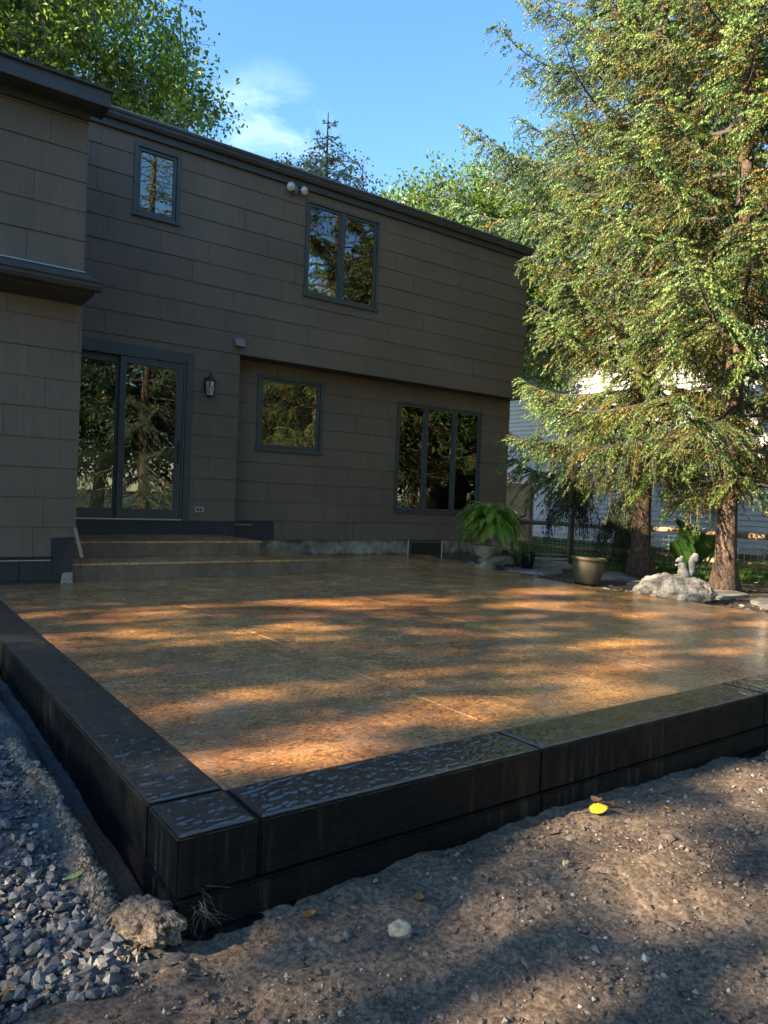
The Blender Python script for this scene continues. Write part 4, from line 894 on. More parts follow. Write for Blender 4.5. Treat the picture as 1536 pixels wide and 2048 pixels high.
def spruce(name, base, H, z0, Rf, seed, label, dens=1.0, trunk_r=0.15, k=9, gold=0.5, group=None, twig=0.09, whorl=0.46, azb=None, lean=(0, 0), tuft_step=0.031, green=(0.092, 0.128, 0.034), NL=0.024):
    rg = np.random.default_rng(seed); tree = empty(name, base, label, 'tree', group)
    zs = np.linspace(-0.15, H, 24); rr_ = trunk_r*(1-np.clip(zs/H, 0, 1))**0.75+0.012; rr_ = rr_*(1+0.75*np.exp(-np.clip(zs, 0, 9)/0.16)); rr_[0] *= 1.15
    px = lean[0]*zs/H+0.02*np.sin(zs*1.1+seed); py = lean[1]*zs/H
    V, F = tube_np(np.stack([px, py, zs], 1), rr_, 16); mb = MB(); mb.add(V, F); mb.build('trunk', M['bark'], tree, smooth=True)
    Pt, Dt, Lt, Ct = [], [], [], []; S0, S1, Sr0, Sr1 = [], [], [], []
    z = z0
    while z < H-0.15:
        nb_ = rg.integers(5, 8)
        a0 = rg.uniform(0, 2*np.pi)
        for j in range(nb_):
            az = a0+2*np.pi*j/nb_+rg.uniform(-.35, .35); zb = z+rg.uniform(-.1, .1)
            L = Rf(zb)*rg.uniform(.72, 1.12)
            if azb is not None: L *= azb(az, zb)
            if L < 0.12: continue
            m_ = 14; t = np.linspace(0, 1, m_); fr_ = np.clip(zb/H, 0, 1)
            sl = -0.30+0.75*fr_+rg.uniform(-.12, .12)       # lower limbs slope down
            zz_ = zb+L*(sl*t-0.20*t**2*(1-fr_)+0.30*t**4)
            curl = rg.uniform(-.25, .25); ax = az+curl*t
            Q = np.stack([lean[0]*zb/H+L*t*np.cos(ax), lean[1]*zb/H+L*t*np.sin(ax), zz_], 1)
            S0.append(Q[:-1]); S1.append(Q[1:]); br = 0.004+0.009*L; r_ = br*(1-t)**0.8+0.003; Sr0.append(r_[:-1]); Sr1.append(r_[1:])
            # branchlets
            dn = dens*(0.35 if zb+base[2] > 9.6 else 1.0)*(0.5 if math.cos(az-0.62) > 0.35 else 1.0); nbl = max(4, int(L/0.034*dn)); u = rg.uniform(0.14, 1.0, nbl); u = np.sort(u)**0.85
            B0 = np.stack([np.interp(u, t, Q[:, i]) for i in range(3)], 1); T = np.stack([np.interp(u, t, np.gradient(Q[:, i])) for i in range(3)], 1); T /= np.linalg.norm(T, axis=1)[:, None]+1e-9
            side = np.cross(T, [0, 0, 1.0]); side /= np.linalg.norm(side, axis=1)[:, None]+1e-9
            sg = np.where(rg.random(nbl) < .5, -1, 1); lb = (0.16+0.34*L*np.minimum(u*2.2, 1)*(1.08-u)**0.8)*rg.uniform(.6, 1.15, nbl); lb = np.minimum(lb, 0.62)
            d0 = T*0.62+side*(sg*rg.uniform(.45, 1.0, nbl))[:, None]+np.array([0, 0, 1.0])*rg.uniform(-.35, .12, nbl)[:, None]; d0 /= np.linalg.norm(d0, axis=1)[:, None]
            dr_ = rg.uniform(.2, .95, nbl)*(1.1-0.6*fr_)
            nt_ = 2; q0 = B0
            for i in range(1, nt_+1):
                f_ = i/nt_; q1 = B0+d0*(lb*f_)[:, None]+np.array([0, 0, -1.0])*(dr_*lb*f_**2)[:, None]
                S0.append(q0); S1.append(q1); Sr0.append(np.full(nbl, .0035)); Sr1.append(np.full(nbl, .0028)); q0 = q1
            # tufts along the branchlets
            nper = np.maximum(2, (lb/tuft_step).astype(int)); idx = np.repeat(np.arange(nbl), nper); f_ = rg.uniform(0.08, 1.0, len(idx))
            Pp = B0[idx]+d0[idx]*(lb[idx]*f_)[:, None]+np.array([0, 0, -1.0])*(dr_[idx]*lb[idx]*f_**2)[:, None]
            td = d0[idx]+np.array([0, 0, -1.0])*(2*dr_[idx]*f_)[:, None]
            sd = np.cross(td, [0, 0, 1.0]); sd /= np.linalg.norm(sd, axis=1)[:, None]+1e-9
            td = td/np.linalg.norm(td, axis=1)[:, None]+sd*(np.where(rg.random(len(idx)) < .5, -1, 1)*rg.uniform(.1, .75, len(idx)))[:, None]+rg.normal(0, .12, (len(idx), 3))+np.array([0, 0, -.25])
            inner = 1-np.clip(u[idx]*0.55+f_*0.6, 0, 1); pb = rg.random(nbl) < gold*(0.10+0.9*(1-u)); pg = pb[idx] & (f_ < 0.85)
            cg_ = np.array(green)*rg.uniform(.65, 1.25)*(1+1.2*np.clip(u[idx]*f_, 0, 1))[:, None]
            cg_ = np.where((rg.random(nbl) < 0.25)[idx][:, None], cg_*np.array([0.72, 0.95, 1.3]), cg_)
            cb = np.array([0.20, 0.150, 0.032])*rg.uniform(.7, 1.2, (nbl, 1))[idx]
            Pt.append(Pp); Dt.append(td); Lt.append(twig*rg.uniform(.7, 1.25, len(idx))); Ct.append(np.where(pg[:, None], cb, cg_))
            # hanging golden strands under the inner limb
            nh = int(6*L*dens*gold*1.6)
            if nh and zb < H*0.8:
                uh = rg.uniform(0.15, 0.8, nh); Bh = np.stack([np.interp(uh, t, Q[:, i]) for i in range(3)], 1); Bh += np.stack([rg.uniform(-.12, .12, nh), rg.uniform(-.12, .12, nh), rg.uniform(-.05, 0, nh)], 1)
                lh = rg.uniform(.10, .34, nh); E_ = Bh+np.stack([rg.uniform(-.3, .3, nh)*lh, rg.uniform(-.3, .3, nh)*lh, -lh], 1); S0.append(Bh); S1.append(E_); Sr0.append(np.full(nh, .003)); Sr1.append(np.full(nh, .002))
                npr = np.maximum(2, (lh/0.04).astype(int)); ix = np.repeat(np.arange(nh), npr); f2 = rg.uniform(0.1, 1, len(ix))
                Pt.append(Bh[ix]+(E_-Bh)[ix]*f2[:, None]); Dt.append((E_-Bh)[ix]/lh[ix][:, None]+rg.normal(0, .35, (len(ix), 3))); Lt.append(twig*0.8*rg.uniform(.7, 1.2, len(ix)))
                cc = np.where((rg.random(len(ix)) < .6)[:, None], np.array([0.17, 0.12, 0.025]), np.array([0.11, 0.115, 0.03])); Ct.append(cc*rg.uniform(.7, 1.2, (len(ix), 1)))
        z += whorl*rg.uniform(.7, 1.3)
    V, F = segs_np(np.concatenate(S0), np.concatenate(S1), np.concatenate(Sr0), np.concatenate(Sr1), 3)
    link('branches', np_mesh('branches', V, F), M['twig'], tree)
    Pa, Da, La, Ca = map(np.concatenate, (Pt, Dt, Lt, Ct))
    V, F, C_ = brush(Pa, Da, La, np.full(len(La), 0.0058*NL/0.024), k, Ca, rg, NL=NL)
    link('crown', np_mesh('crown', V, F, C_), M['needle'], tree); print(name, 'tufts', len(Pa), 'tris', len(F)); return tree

def leafy(name, base, label, blobs, nclump, perclump, leaf, seed, trunk_r, tints, cr=0.32, group=None, limbs=24, upright=0.0, bark='grey_bark', trunk_h=None, shell=0.55, gaps=None):
    """broadleaved tree: clumps of leaves through ellipsoid blobs (cx,cy,cz,rx,ry,rz) given relative to the base"""
    rg = np.random.default_rng(seed); tree = empty(name, base, label, 'tree', group)
    vol = np.array([b_[3]*b_[4]*b_[5] for b_ in blobs])**0.8; pr = vol/vol.sum(); bi = rg.choice(len(blobs), nclump, p=pr); Bl = np.array(blobs)[bi]
    d = rg.normal(size=(nclump, 3)); d /= np.linalg.norm(d, axis=1)[:, None]; rad = (shell+(1-shell)*rg.random(nclump))**0.6*rg.uniform(.75, 1.08, nclump)
    C_ = Bl[:, :3]+d*rad[:, None]*Bl[:, 3:6]
    C_ = C_[C_[:, 2] > 1.2]
    n = len(C_); idx = np.repeat(np.arange(n), rg.integers(int(perclump*.6), int(perclump*1.4)+1, n)); m_ = len(idx)
    crr = cr*rg.uniform(.6, 1.4, n)[idx]
    off = np.clip(rg.normal(size=(m_, 3)), -1.7, 1.7)*crr[:, None]*np.array([1, 1, .7+upright]); Pp = C_[idx]+off
    if gaps is not None:      # crown shaped for the light: leaves dropped where sun patches should land
        W_ = Pp+np.array(base); t_ = W_[:, 2]/sdir.z; hx = W_[:, 0]-sdir.x*t_; hy = W_[:, 1]-sdir.y*t_; kp = np.ones(m_, bool); wob_ = 1+0.35*fbm(hx, hy, 2.2, 3, 66)
        for (gx_, gy_, ra, rb) in gaps: kp &= (((hx-gx_)/ra)**2+((hy-gy_-0.06*np.sin(hx*3))/rb)**2) > wob_
        Pp = Pp[kp]; idx = idx[kp]; m_ = len(idx)
    ax = rg.normal(size=(m_, 3))+np.array([0, 0, -.35+upright*1.6]); ax /= np.linalg.norm(ax, axis=1)[:, None]; nn = rg.normal(size=(m_, 3))+np.array([0, 0, .8]); sd = np.cross(ax, nn); sd /= np.linalg.norm(sd, axis=1)[:, None]+1e-9
    l = leaf*rg.uniform(.65, 1.25, m_)[:, None]; w = l*0.30
    fold = np.cross(sd, ax)*l*0.10
    V = np.stack([Pp, Pp+ax*l*0.45+sd*w+fold, Pp+ax*l, Pp+ax*l*0.45-sd*w+fold], 1).reshape(-1, 3); F = np.arange(len(V)).reshape(-1, 4)
    tn = np.array(tints); cc = tn[rg.integers(0, len(tn), n)][idx]*rg.uniform(.75, 1.25, (m_, 1)); cc = np.repeat(cc, 4, 0)
    th = trunk_h or max(1.5, float(np.min([b_[2]-b_[5]*.3 for b_ in blobs])))
    cxy = np.average(np.array(blobs)[:, :2], axis=0, weights=vol)
    tp = np.array([[0, 0, -0.15], [0, 0, 0.5], [cxy[0]*.2, cxy[1]*.2, th*.55], [cxy[0]*.6, cxy[1]*.6, th]]); mb = MB()
    mb.tube(tp, [trunk_r*1.25, trunk_r, trunk_r*.8, trunk_r*.6], 12)
    sel = rg.choice(n, min(limbs, n), replace=False)
    for s in sel:
        a = tp[-1] + np.array([0, 0, rg.uniform(-.35, .25)*th]) if True else tp[-1]; e = C_[s]; mid = (a+e)/2+rg.normal(0, .15, 3)+np.array([0, 0, .2]); mb.tube([a, mid, e], [trunk_r*.38, trunk_r*.22, 0.015], 6)
    mb.build('trunk', M[bark], tree, smooth=True)
    # fine twigs joining each clump to its neighbours
    k2 = rg.integers(0, n, n); near = []
    for i in range(n):
        dd = np.linalg.norm(C_-C_[i], axis=1); dd[i] = 9e9; j = int(np.argmin(dd+np.where(np.linalg.norm(C_-tp[-1], axis=1) > np.linalg.norm(C_[i]-tp[-1]), 2.0, 0.0))); near.append(j)
    V2, F2 = segs_np(C_, C_[near], 0.012, 0.018, 4); link('twigs', np_mesh('twigs', V2, F2), M[bark], tree)
    V3, F3, = segs_np(C_[idx[::9]], Pp[::9], 0.005, 0.003, 3); link('twigs', np_mesh('twigs', V3, F3), M[bark], tree)
    link('crown', np_mesh('crown', V, F, cc), M['leaf'], tree); print(name, 'leaves', m_); return tree

# the three big spruces right of the patio
def cone(R0, H, z0, p=0.75, lowcut=0.0):
    return lambda z: R0*max(0.0, 1-(z-z0)/(H-z0))**p*(1.0 if z > z0+lowcut else 0.75)
spruce('spruce_tree', (8.85, 6.11, -0.06), 11.5, 1.60, cone(2.05, 11.5, 0.5, 0.62), 21, 'tall sunlit spruce, the nearer of the two to the house, with golden lower boughs', trunk_r=0.118, dens=1.4, NL=0.029, gold=0.6)
spruce('spruce_tree', (8.08, 4.45, -0.06), 12.0, 1.30, cone(2.05, 12.0, 0.5, 0.60), 22, 'tall spruce with an orange brown trunk beside the boulder, at the right edge', trunk_r=0.100, azb=lambda az, z: (1.15 if z > 1.85 or math.cos(az+0.9) > 0.2 else 0.35), dens=1.45, NL=0.029, gold=0.5)
spruce('spruce_tree', (11.3, 7.95, -0.1), 19.0, 4.3, (lambda z: cone(4.1, 19.0, 1.0, 0.60)(z)*(0.74 if z < 6.6 else 1.0)), 23, 'tallest blue green spruce behind the two trunks, reaching over the house corner', trunk_r=0.20, gold=0.30, twig=0.12, tuft_step=0.055, whorl=0.42, green=(0.080, 0.125, 0.060), NL=0.038, dens=1.0, k=8)
# a small drooping conifer in the shade
def weeping(name, base, H, seed, label):
    rg = np.random.default_rng(seed); tree = empty(name, base, label, 'tree'); MB().tube([(0, 0, -.1), (0.02, 0, H*.5), (0, 0.02, H)], [0.035, 0.025, 0.012], 8).build('trunk', M['twig'], tree, smooth=True)
    Pt, Dt, Lt, Ct, S0, S1 = [], [], [], [], [], []
    for i in range(52):
        zb = H*rg.uniform(.45, 1.0); az = rg.uniform(0, 2*np.pi); L = rg.uniform(.22, .55); t = np.linspace(0, 1, 12)
        Q = np.stack([L*(1-(1-t)**2)*np.cos(az)*.85, L*(1-(1-t)**2)*np.sin(az)*.85, zb+0.10*np.sin(t*2.6)-t**1.8*L*1.25], 1); Q = Q[Q[:, 2] > 0.03]
        if len(Q) < 3: continue
        S0.append(Q[:-1]); S1.append(Q[1:]); u = rg.uniform(.1, 1, 60); j = (u*(len(Q)-1)).astype(int).clip(0, len(Q)-2); fr_ = (u*(len(Q)-1)-j)[:, None]
        P0 = Q[j]*(1-fr_)+Q[j+1]*fr_; T = Q[j+1]-Q[j]; T /= np.linalg.norm(T, axis=1)[:, None]; off = rg.normal(0, .04, P0.shape)
        Pt.append(P0+off); Dt.append(T*.6+np.array([0, 0, -.9])+rg.normal(0, .3, P0.shape)); Lt.append(rg.uniform(.04, .08, 60)); Ct.append(np.tile(np.array([.055, .075, .045]), (60, 1))*rg.uniform(.6, 1.3, (60, 1)))
    V, F = segs_np(np.concatenate(S0), np.concatenate(S1), 0.006, 0.005, 3); link('branches', np_mesh('branches', V, F), M['twig'], tree)
    Pa, Da, La, Ca = map(np.concatenate, (Pt, Dt, Lt, Ct)); V, F, C_ = brush(Pa, Da, La, np.full(len(La), .006), 7, Ca, rg); link('crown', np_mesh('crown', V, F, C_), M['needle'], tree)
weeping('weeping_conifer', (9.25, 7.65, -0.06), 1.55, 31, 'small drooping conifer in the shade between the fern and the spruce')
weeping('weeping_conifer', (9.6, 6.9, -0.06), 1.15, 32, 'low drooping conifer in the shade left of the nearer spruce trunk')

# broadleaved trees behind the house
G1 = [(0.12, 0.19, 0.03), (0.16, 0.24, 0.035), (0.25, 0.31, 0.045), (0.08, 0.14, 0.03)]
leafy('broadleaf_tree', (4.0, 19.5, -0.1), 'big bright green broadleaf tree above the left end of the roof',
      [(-1.5, -0.6, 14.0, 3.1, 2.6, 4.0), (0.2, -1.6, 11.0, 2.6, 2.2, 2.1), (1.6, -2.6, 9.4, 1.6, 1.4, 1.7), (-3.5, -0.8, 11.5, 3.0, 2.4, 3.4), (-2.0, -2.0, 9.5, 3.2, 2.0, 2.4)], 1400, 62, 0.115, 41, 0.28, G1, cr=0.34, trunk_h=7.0)
G2 = [(0.06, 0.055, 0.035), (0.045, 0.065, 0.03), (0.085, 0.07, 0.045)]
leafy('purple_leaf_tree', (11.3, 19.8, -0.1), 'thin crowned tree with dull purplish leaves behind the roof ridge', [(0, 0, 9.5, 2.4, 2.0, 2.4), (-1.9, 0, 9.2, 1.5, 1.2, 1.3), (1.5, 0, 8.6, 1.6, 1.4, 1.6)], 440, 34, 0.10, 42, 0.14, G2, cr=0.24, trunk_h=6.0, shell=0.1, limbs=40)
spruce('young_spruce', (9.81, 16.7, -0.1), 11.0, 7.0, lambda z: max(0.10, (11.0-z)*0.42), 43, 'top of a young spruce with a bare leader above the roof', trunk_r=0.09, gold=0.1, k=8, whorl=0.40, dens=0.7, green=(0.14, 0.18, 0.09), NL=0.045)
G3 = [(0.09, 0.17, 0.03), (0.13, 0.21, 0.03), (0.19, 0.26, 0.04), (0.06, 0.12, 0.03)]
leafy('maple_tree', (12.2, 15.6, -0.1), 'light green maple with upright shoots above the right half of the roof', [(-0.6, -1.2, 7.2, 1.4, 1.3, 1.9), (1.0, -1.2, 7.9, 1.5, 1.3, 1.7), (-1.7, -0.6, 6.9, 0.8, 0.8, 1.7)], 420, 60, 0.105, 44, 0.18, G3, cr=0.24, upright=0.5, trunk_h=5.5)
leafy('broadleaf_tree', (15.6, 15.8, -0.1), 'deep green broadleaf tree filling the gap between roof and big spruce', [(-1.3, -2.0, 7.9, 2.0, 1.8, 2.5), (0.9, -1.2, 8.8, 2.3, 2.0, 2.9), (-0.6, -2.2, 5.8, 1.9, 1.4, 2.0)], 560, 60, 0.11, 45, 0.22, G3, cr=0.30, trunk_h=6.0)
leafy('broadleaf_tree', (22.0, 11.5, -0.1), 'dark broadleaf tree beyond the neighbour house at the right edge', [(0, 0, 11, 4.2, 4.2, 4.5), (-1.5, -2.5, 7.5, 3, 3, 3)], 420, 36, 0.22, 46, 0.25, [(0.035, 0.075, 0.02), (0.05, 0.095, 0.02)], cr=0.5, trunk_h=7)
# trees on the west side of the yard, outside the frame: they throw the dappled shade
SH = [(0.05, 0.10, 0.02), (0.07, 0.13, 0.02)]
GAPS = [(2.9, 5.2, .9, .24), (3.7, 4.85, .8, .18), (1.5, 5.0, .5, .17), (1.2, 4.42, .6, .15), (2.1, 4.15, .5, .13), (3.3, 4.4, .6, .15), (4.7, 4.3, .6, .18), (5.7, 4.9, .5, .16), (5.4, 3.55, .5, .15), (4.1, 2.85, .6, .19),  # ground ellipses for wanted sun patches, carved out of the unseen crowns
        (1.35, 2.92, .42, .15), (2.3, 2.72, .5, .15), (3.3, 2.5, .5, .14), (1.45, 2.22, .5, .18), (1.95, 2.30, .35, .14), (2.8, 2.10, .55, .13), (4.8, 2.35, .5, .14), (6.0, 2.7, .5, .14),
        (1.65, 1.42, .38, .15), (2.35, 1.40, .32, .16), (3.0, 1.55, .4, .13), (3.1, 1.15, .5, .14), (2.0, .85, .28, .13), (.12, 2.1, .25, .15), (.1, 1.68, .3, .10), (.4, 2.95, .2, .15), (.62, 1.80, .12, .10), (.66, 3.0, .1, .2), (2.12, 1.63, .22, .09)]
leafy('shade_tree', (-14.0, 4.2, -0.2), 'tall broadleaf tree west of the patio, nearest the house', [(0, 0, 9.5, 2.6, 2.6, 4.2), (0.5, 1.8, 7.0, 2.0, 1.8, 2.4)], 46, 150, 0.26, 51, 0.30, SH, cr=0.72, trunk_h=4.5, limbs=6, gaps=GAPS)
leafy('shade_tree', (-13.0, 0.2, -0.2), 'tall broadleaf tree west of the yard, south of the first', [(0, 0, 8.0, 2.6, 2.6, 4.0), (0.5, 2.2, 9.6, 2.0, 1.8, 2.4)], 44, 150, 0.26, 52, 0.30, SH, cr=0.72, trunk_h=4.5, limbs=6, gaps=GAPS)
leafy('shade_tree', (-17.0, 7.6, -0.2), 'tall broadleaf tree west of the wing', [(0, 0, 10.0, 2.8, 2.8, 4.0), (0, -2, 7.5, 2.2, 2.2, 2.6)], 34, 150, 0.26, 53, 0.30, SH, cr=0.72, trunk_h=4.5, limbs=6, gaps=GAPS)
leafy('shade_tree', (-15.5, 10.4, -0.2), 'tall broadleaf tree west of the wing, the northernmost', [(0, 0, 10.6, 2.8, 3.0, 3.2)], 34, 150, 0.26, 54, 0.30, SH, cr=0.72, trunk_h=4.5, limbs=6, gaps=GAPS)
# trees behind the photographer, mirrored in the windows
GB = [(0.035, 0.085, 0.02), (0.05, 0.105, 0.022), (0.025, 0.06, 0.018)]
sb = spruce('backyard_spruce', (12.6, -7.5, -0.2), 15.0, 0.35, cone(2.9, 15, 0.2, 0.65), 61, 'tall spruce behind the photographer, nearest the lawn', trunk_r=0.15, gold=0.05, twig=0.16, tuft_step=0.08, dens=0.6, whorl=0.45, k=8, NL=0.045, green=(0.055, 0.095, 0.045))
def copy_tree(src, loc, rz, sc, label):
    o = src.copy(); COL.objects.link(o); o.location = loc; o.rotation_euler = (0, 0, rz); o.scale = sc; o['label'] = label
    for ch in src.children: c = ch.copy(); COL.objects.link(c); c.parent = o
    return o
copy_tree(sb, (17.5, -4.2, -0.2), 2.0, (1, 1, 1.1), 'second tall spruce behind the photographer, further east')
copy_tree(sb, (8.6, -9.5, -0.2), 4.0, (1.25, 1.25, 1.25), 'broad spruce at the back of the yard')
lb_ = leafy('backyard_tree', (5.0, -12.5, -0.2), 'leafy tree at the back of the yard behind the photographer', [(0, 0, 6.0, 3.4, 3.0, 4.6), (2.5, 1.0, 3.5, 2.2, 2.0, 2.4)], 380, 30, 0.26, 62, 0.25, GB, cr=0.45, trunk_h=3.0, limbs=14)
copy_tree(lb_, (12.5, -11.5, -0.2), 1.3, (1, 1, 1.25), 'second leafy tree at the back of the yard')
copy_tree(lb_, (20.0, -9.5, -0.2), 2.6, (1, 1, 1.1), 'third leafy tree at the back of the yard, by the east fence')
for k_, (x_, y_) in enumerate(((8.5, -15.5), (16.5, -14.5), (24.5, -13.0), (29.0, -9.0), (1.5, -17.0), (26.0, -4.0), (21.5, -4.5), (24.0, 1.5), (16.0, -0.5))):
    copy_tree(lb_, (x_, y_, -0.6), 0.9*k_, (1.25, 1.25, 1.15), 'leafy tree in the far row behind the yard, %s' % ('behind the broad spruce', 'behind the second leafy tree', 'south of the east fence', 'at the east end', 'at the west end', 'east of the tall spruces', 'just east of the tall spruces', 'by the neighbour house end', 'at the neighbour house corner')[k_])
copy_tree(lb_, (-2.0, -13.5, -0.2), 3.9, (1, 1, 1.1), 'leafy tree at the back of the yard, at the west end')

# ------------------------------------------------------------------ loose stones, clods, grass, fallen leaves
ico_v = None
def ico():
    bm = bmesh.new(); bmesh.ops.create_icosphere(bm, subdivisions=1, radius=1.0); V = np.array([v.co[:] for v in bm.verts]); F = np.array([[v.index for v in f.verts] for f in bm.faces]); bm.free(); return V, F
ICV, ICF = ico()
OV = np.array([[1, 0, 0], [-1, 0, 0], [0, 1, 0], [0, -1, 0], [0, 0, 1], [0, 0, -1.0]]); OF = np.array([[0, 2, 4], [2, 1, 4], [1, 3, 4], [3, 0, 4], [2, 0, 5], [1, 2, 5], [3, 1, 5], [0, 3, 5]])
def scatter(name, X, Y, size, colf, mat, label, seed, flat=0.65, sink=0.25, hz=None, jag=0.28, octa=False):
    IV, IF = (OV, OF) if octa else (ICV, ICF)
    rg = np.random.default_rng(seed); n = len(X); Z = ground_h(X, Y) if hz is None else hz
    S = size[:, None]*np.stack([rg.uniform(.75, 1.3, n), rg.uniform(.65, 1.1, n), flat*rg.uniform(.65, 1.2, n)], 1)
    V = IV[None]*(1+rg.uniform(-jag, jag, (n, len(IV), 1)))*S[:, None]
    a = rg.uniform(0, 2*np.pi, n); t = rg.normal(0, .4, n); ca, sa = np.cos(a)[:, None], np.sin(a)[:, None]; ct, st_ = np.cos(t)[:, None], np.sin(t)[:, None]
    x, y, z = V[..., 0], V[..., 1], V[..., 2]; y, z = y*ct-z*st_, y*st_+z*ct; x, y = x*ca-y*sa, x*sa+y*ca
    V = np.stack([x+X[:, None], y+Y[:, None], z+Z[:, None]+(size*flat*(1-2*sink))[:, None]], -1).reshape(-1, 3)
    F = (IF[None]+np.arange(n)[:, None, None]*len(IV)).reshape(-1, 3); C_ = np.repeat(colf(rg, n), len(IV), 0)
    o = link(name, np_mesh(name, V, F, C_), mat); tag(o, label, kind='stuff'); return o
rg = np.random.default_rng(77)
def gravel_col(rg, n):
    base = np.array([[.08, .08, .08], [.115, .112, .105], [.045, .045, .046], [.17, .16, .14], [.11, .09, .07]])[rg.choice(5, n, p=[.3, .25, .25, .12, .08])]
    return base*rg.uniform(.7, 1.3, (n, 1))
n = 36000; gx_ = rg.uniform(-0.9, 0.57, n); gy_ = 1.25+rg.random(n)**1.3*4.2; edge = 0.50+0.04*fbm(gx_, gy_, 5, 2, 8)
keep = (gx_ < edge-0.04*sstep(2.2, 3.0, gy_)) & (gy_ > 1.50+0.35*np.abs(0.2-gx_)*0+0.10*fbm(gx_, gy_, 3, 2, 6)); gx_, gy_ = gx_[keep], gy_[keep]
sz = np.clip(np.exp(rg.normal(-5.15, .48, len(gx_)))*(1+0.45*(gy_ < 2.1)), .003, .021); bg = (sz > .0085) & (gy_ < 3.2)
scatter('crushed_gravel', gx_[bg], gy_[bg], sz[bg], gravel_col, M['stones'], 'loose grey crushed gravel along the left side of the patio', 1, 0.7, 0.1, jag=0.38)
scatter('fine_gravel', gx_[~bg], gy_[~bg], sz[~bg], gravel_col, M['stones'], 'fine grey gravel between the larger crushed stones left of the patio', 8, 0.75, 0.15, octa=True, jag=0.3)
def clod_col(rg, n):
    base = np.array([[.12, .095, .075], [.085, .065, .05], [.20, .17, .14], [.30, .27, .23]])[rg.choice(4, n, p=[.45, .35, .15, .05])]; return base*rg.uniform(.7, 1.3, (n, 1))
n = 80000; sx_ = rg.uniform(0.2, 5.5, n); sy_ = 1.70-rg.random(n)**0.85*1.5; kp = (sy_ > 0.28) & ((sy_ < 1.69) | (sx_ > .7)) & ~((sx_ < 0.50) & (sy_ > 1.5)); sx_, sy_ = sx_[kp], sy_[kp]
m1 = fbm(sx_, sy_, 2.6, 3, 15); kp = rg.random(len(sx_)) < np.clip(0.55+0.6*m1, .15, 1); sx_, sy_ = sx_[kp], sy_[kp]
scatter('soil_crumbs', sx_, sy_, np.clip(np.exp(rg.normal(-5.70, .50, len(sx_))), .0014, .013), clod_col, M['clods'], 'crumbs of soil and grit scattered over the bare front yard', 2, 0.75, 0.2, octa=True)
n = 650; X = rg.uniform(.6, 5.0, n); Y = rg.uniform(.35, 1.68, n); scatter('soil_clods', X, Y, np.clip(np.exp(rg.normal(-4.75, .40, n)), .005, .020), clod_col, M['clods'], 'larger clods and small stones lying on the bare soil', 7, 0.6, 0.35, jag=0.35)
# pale crust along the trench and a lump at the corner
n = 5200; cy1 = rg.uniform(1.66, 3.0, n); cx1 = 0.545-0.06*sstep(2.0, 3.2, cy1)+rg.normal(0, .010, n)*(1+0.8*(cy1 < 2.1))
def crust_col(rg, n): return np.array([.19, .155, .115])*rg.uniform(.4, 1.4, (n, 1))
scatter('mortar_crumbs', cx1, cy1, np.clip(np.exp(rg.normal(-5.2, .4, n)), .002, .012), crust_col, M['clods'], 'pale crumbly crust along the trench beside the patio', 3, 0.8, 0.1, octa=True)
me = rock_mesh('mortar_lump', 0.058, 0.095, 0.052, 4.0, 6, 0.32, 2.0); M['lump'] = soil_mat('brown_mortar_clump', (0.12, 0.088, 0.060), (0.20, 0.155, 0.11)); o = link('mortar_lump', me, M['lump']); o.location = (0.600, 1.745, -0.195); o.rotation_euler = (0.05, 0.1, math.radians(25)); tag(o, 'pale brown crumbly lump of mortar at the patio corner', 'rubble')
me = rock_mesh('rusty_mud', 0.05, 0.55, 0.035, 6.0, 4, 0.25, 2.0); o = link('rusty_mud', me, M['mud']); o.location = (0.632, 2.15, -0.262); tag(o, 'wet rusty mud along the foot of the patio side', kind='stuff')
def stone(label, x, y, s, mat, seed, name='loose_stone', dz=0.0, rz=0.0, fl=0.6):
    o = link(name, rock_mesh(name, s, s*.7, s*fl, seed, 3, 0.45, 1.3), mat); o.location = (x, y, float(ground_h(x, y))+s*fl*0.55+dz); o.rotation_euler = (0.1, -0.1, rz); return tag(o, label, 'stone')
M['pale_stone'] = simple('pale_yellow_stone', (0.34, 0.28, 0.17), 0.8, var=0.15, nscale=40, bmp=0.3)
stone('pale yellow angular stone, the largest lying on the bare soil in front', 1.155, 1.45, 0.030, M['pale_stone'], 9, rz=-0.7, fl=0.55)
stone('small whitish pebble on the sunlit soil right of centre', 1.72, 1.39, 0.012, M['pale_stone'], 10, fl=0.9)
stone('pale stone on the dark gravel beside the upper trench', 0.525, 2.73, 0.022, M['pale_stone'], 12, rz=1.0)
stone('yellowish pebble where gravel meets soil at the lower left', 0.475, 1.645, 0.011, M['pale_stone'], 13)
M['green_leaf'] = simple('fallen_green_leaf', (0.30, 0.33, 0.08), 0.5, bmp=0.05); M['yellow_leaf'] = simple('fallen_yellow_leaf', (0.66, 0.47, 0.015), 0.5, var=0.15, nscale=90, bmp=0.1)
M['orange_leaf'] = simple('fallen_orange_leaf', (0.36, 0.15, 0.03), 0.6, var=0.4, nscale=60, bmp=0.2); M['brown_leaf'] = simple('fallen_brown_leaf', (0.16, 0.095, 0.06), 0.7, var=0.3, nscale=60, bmp=0.2)
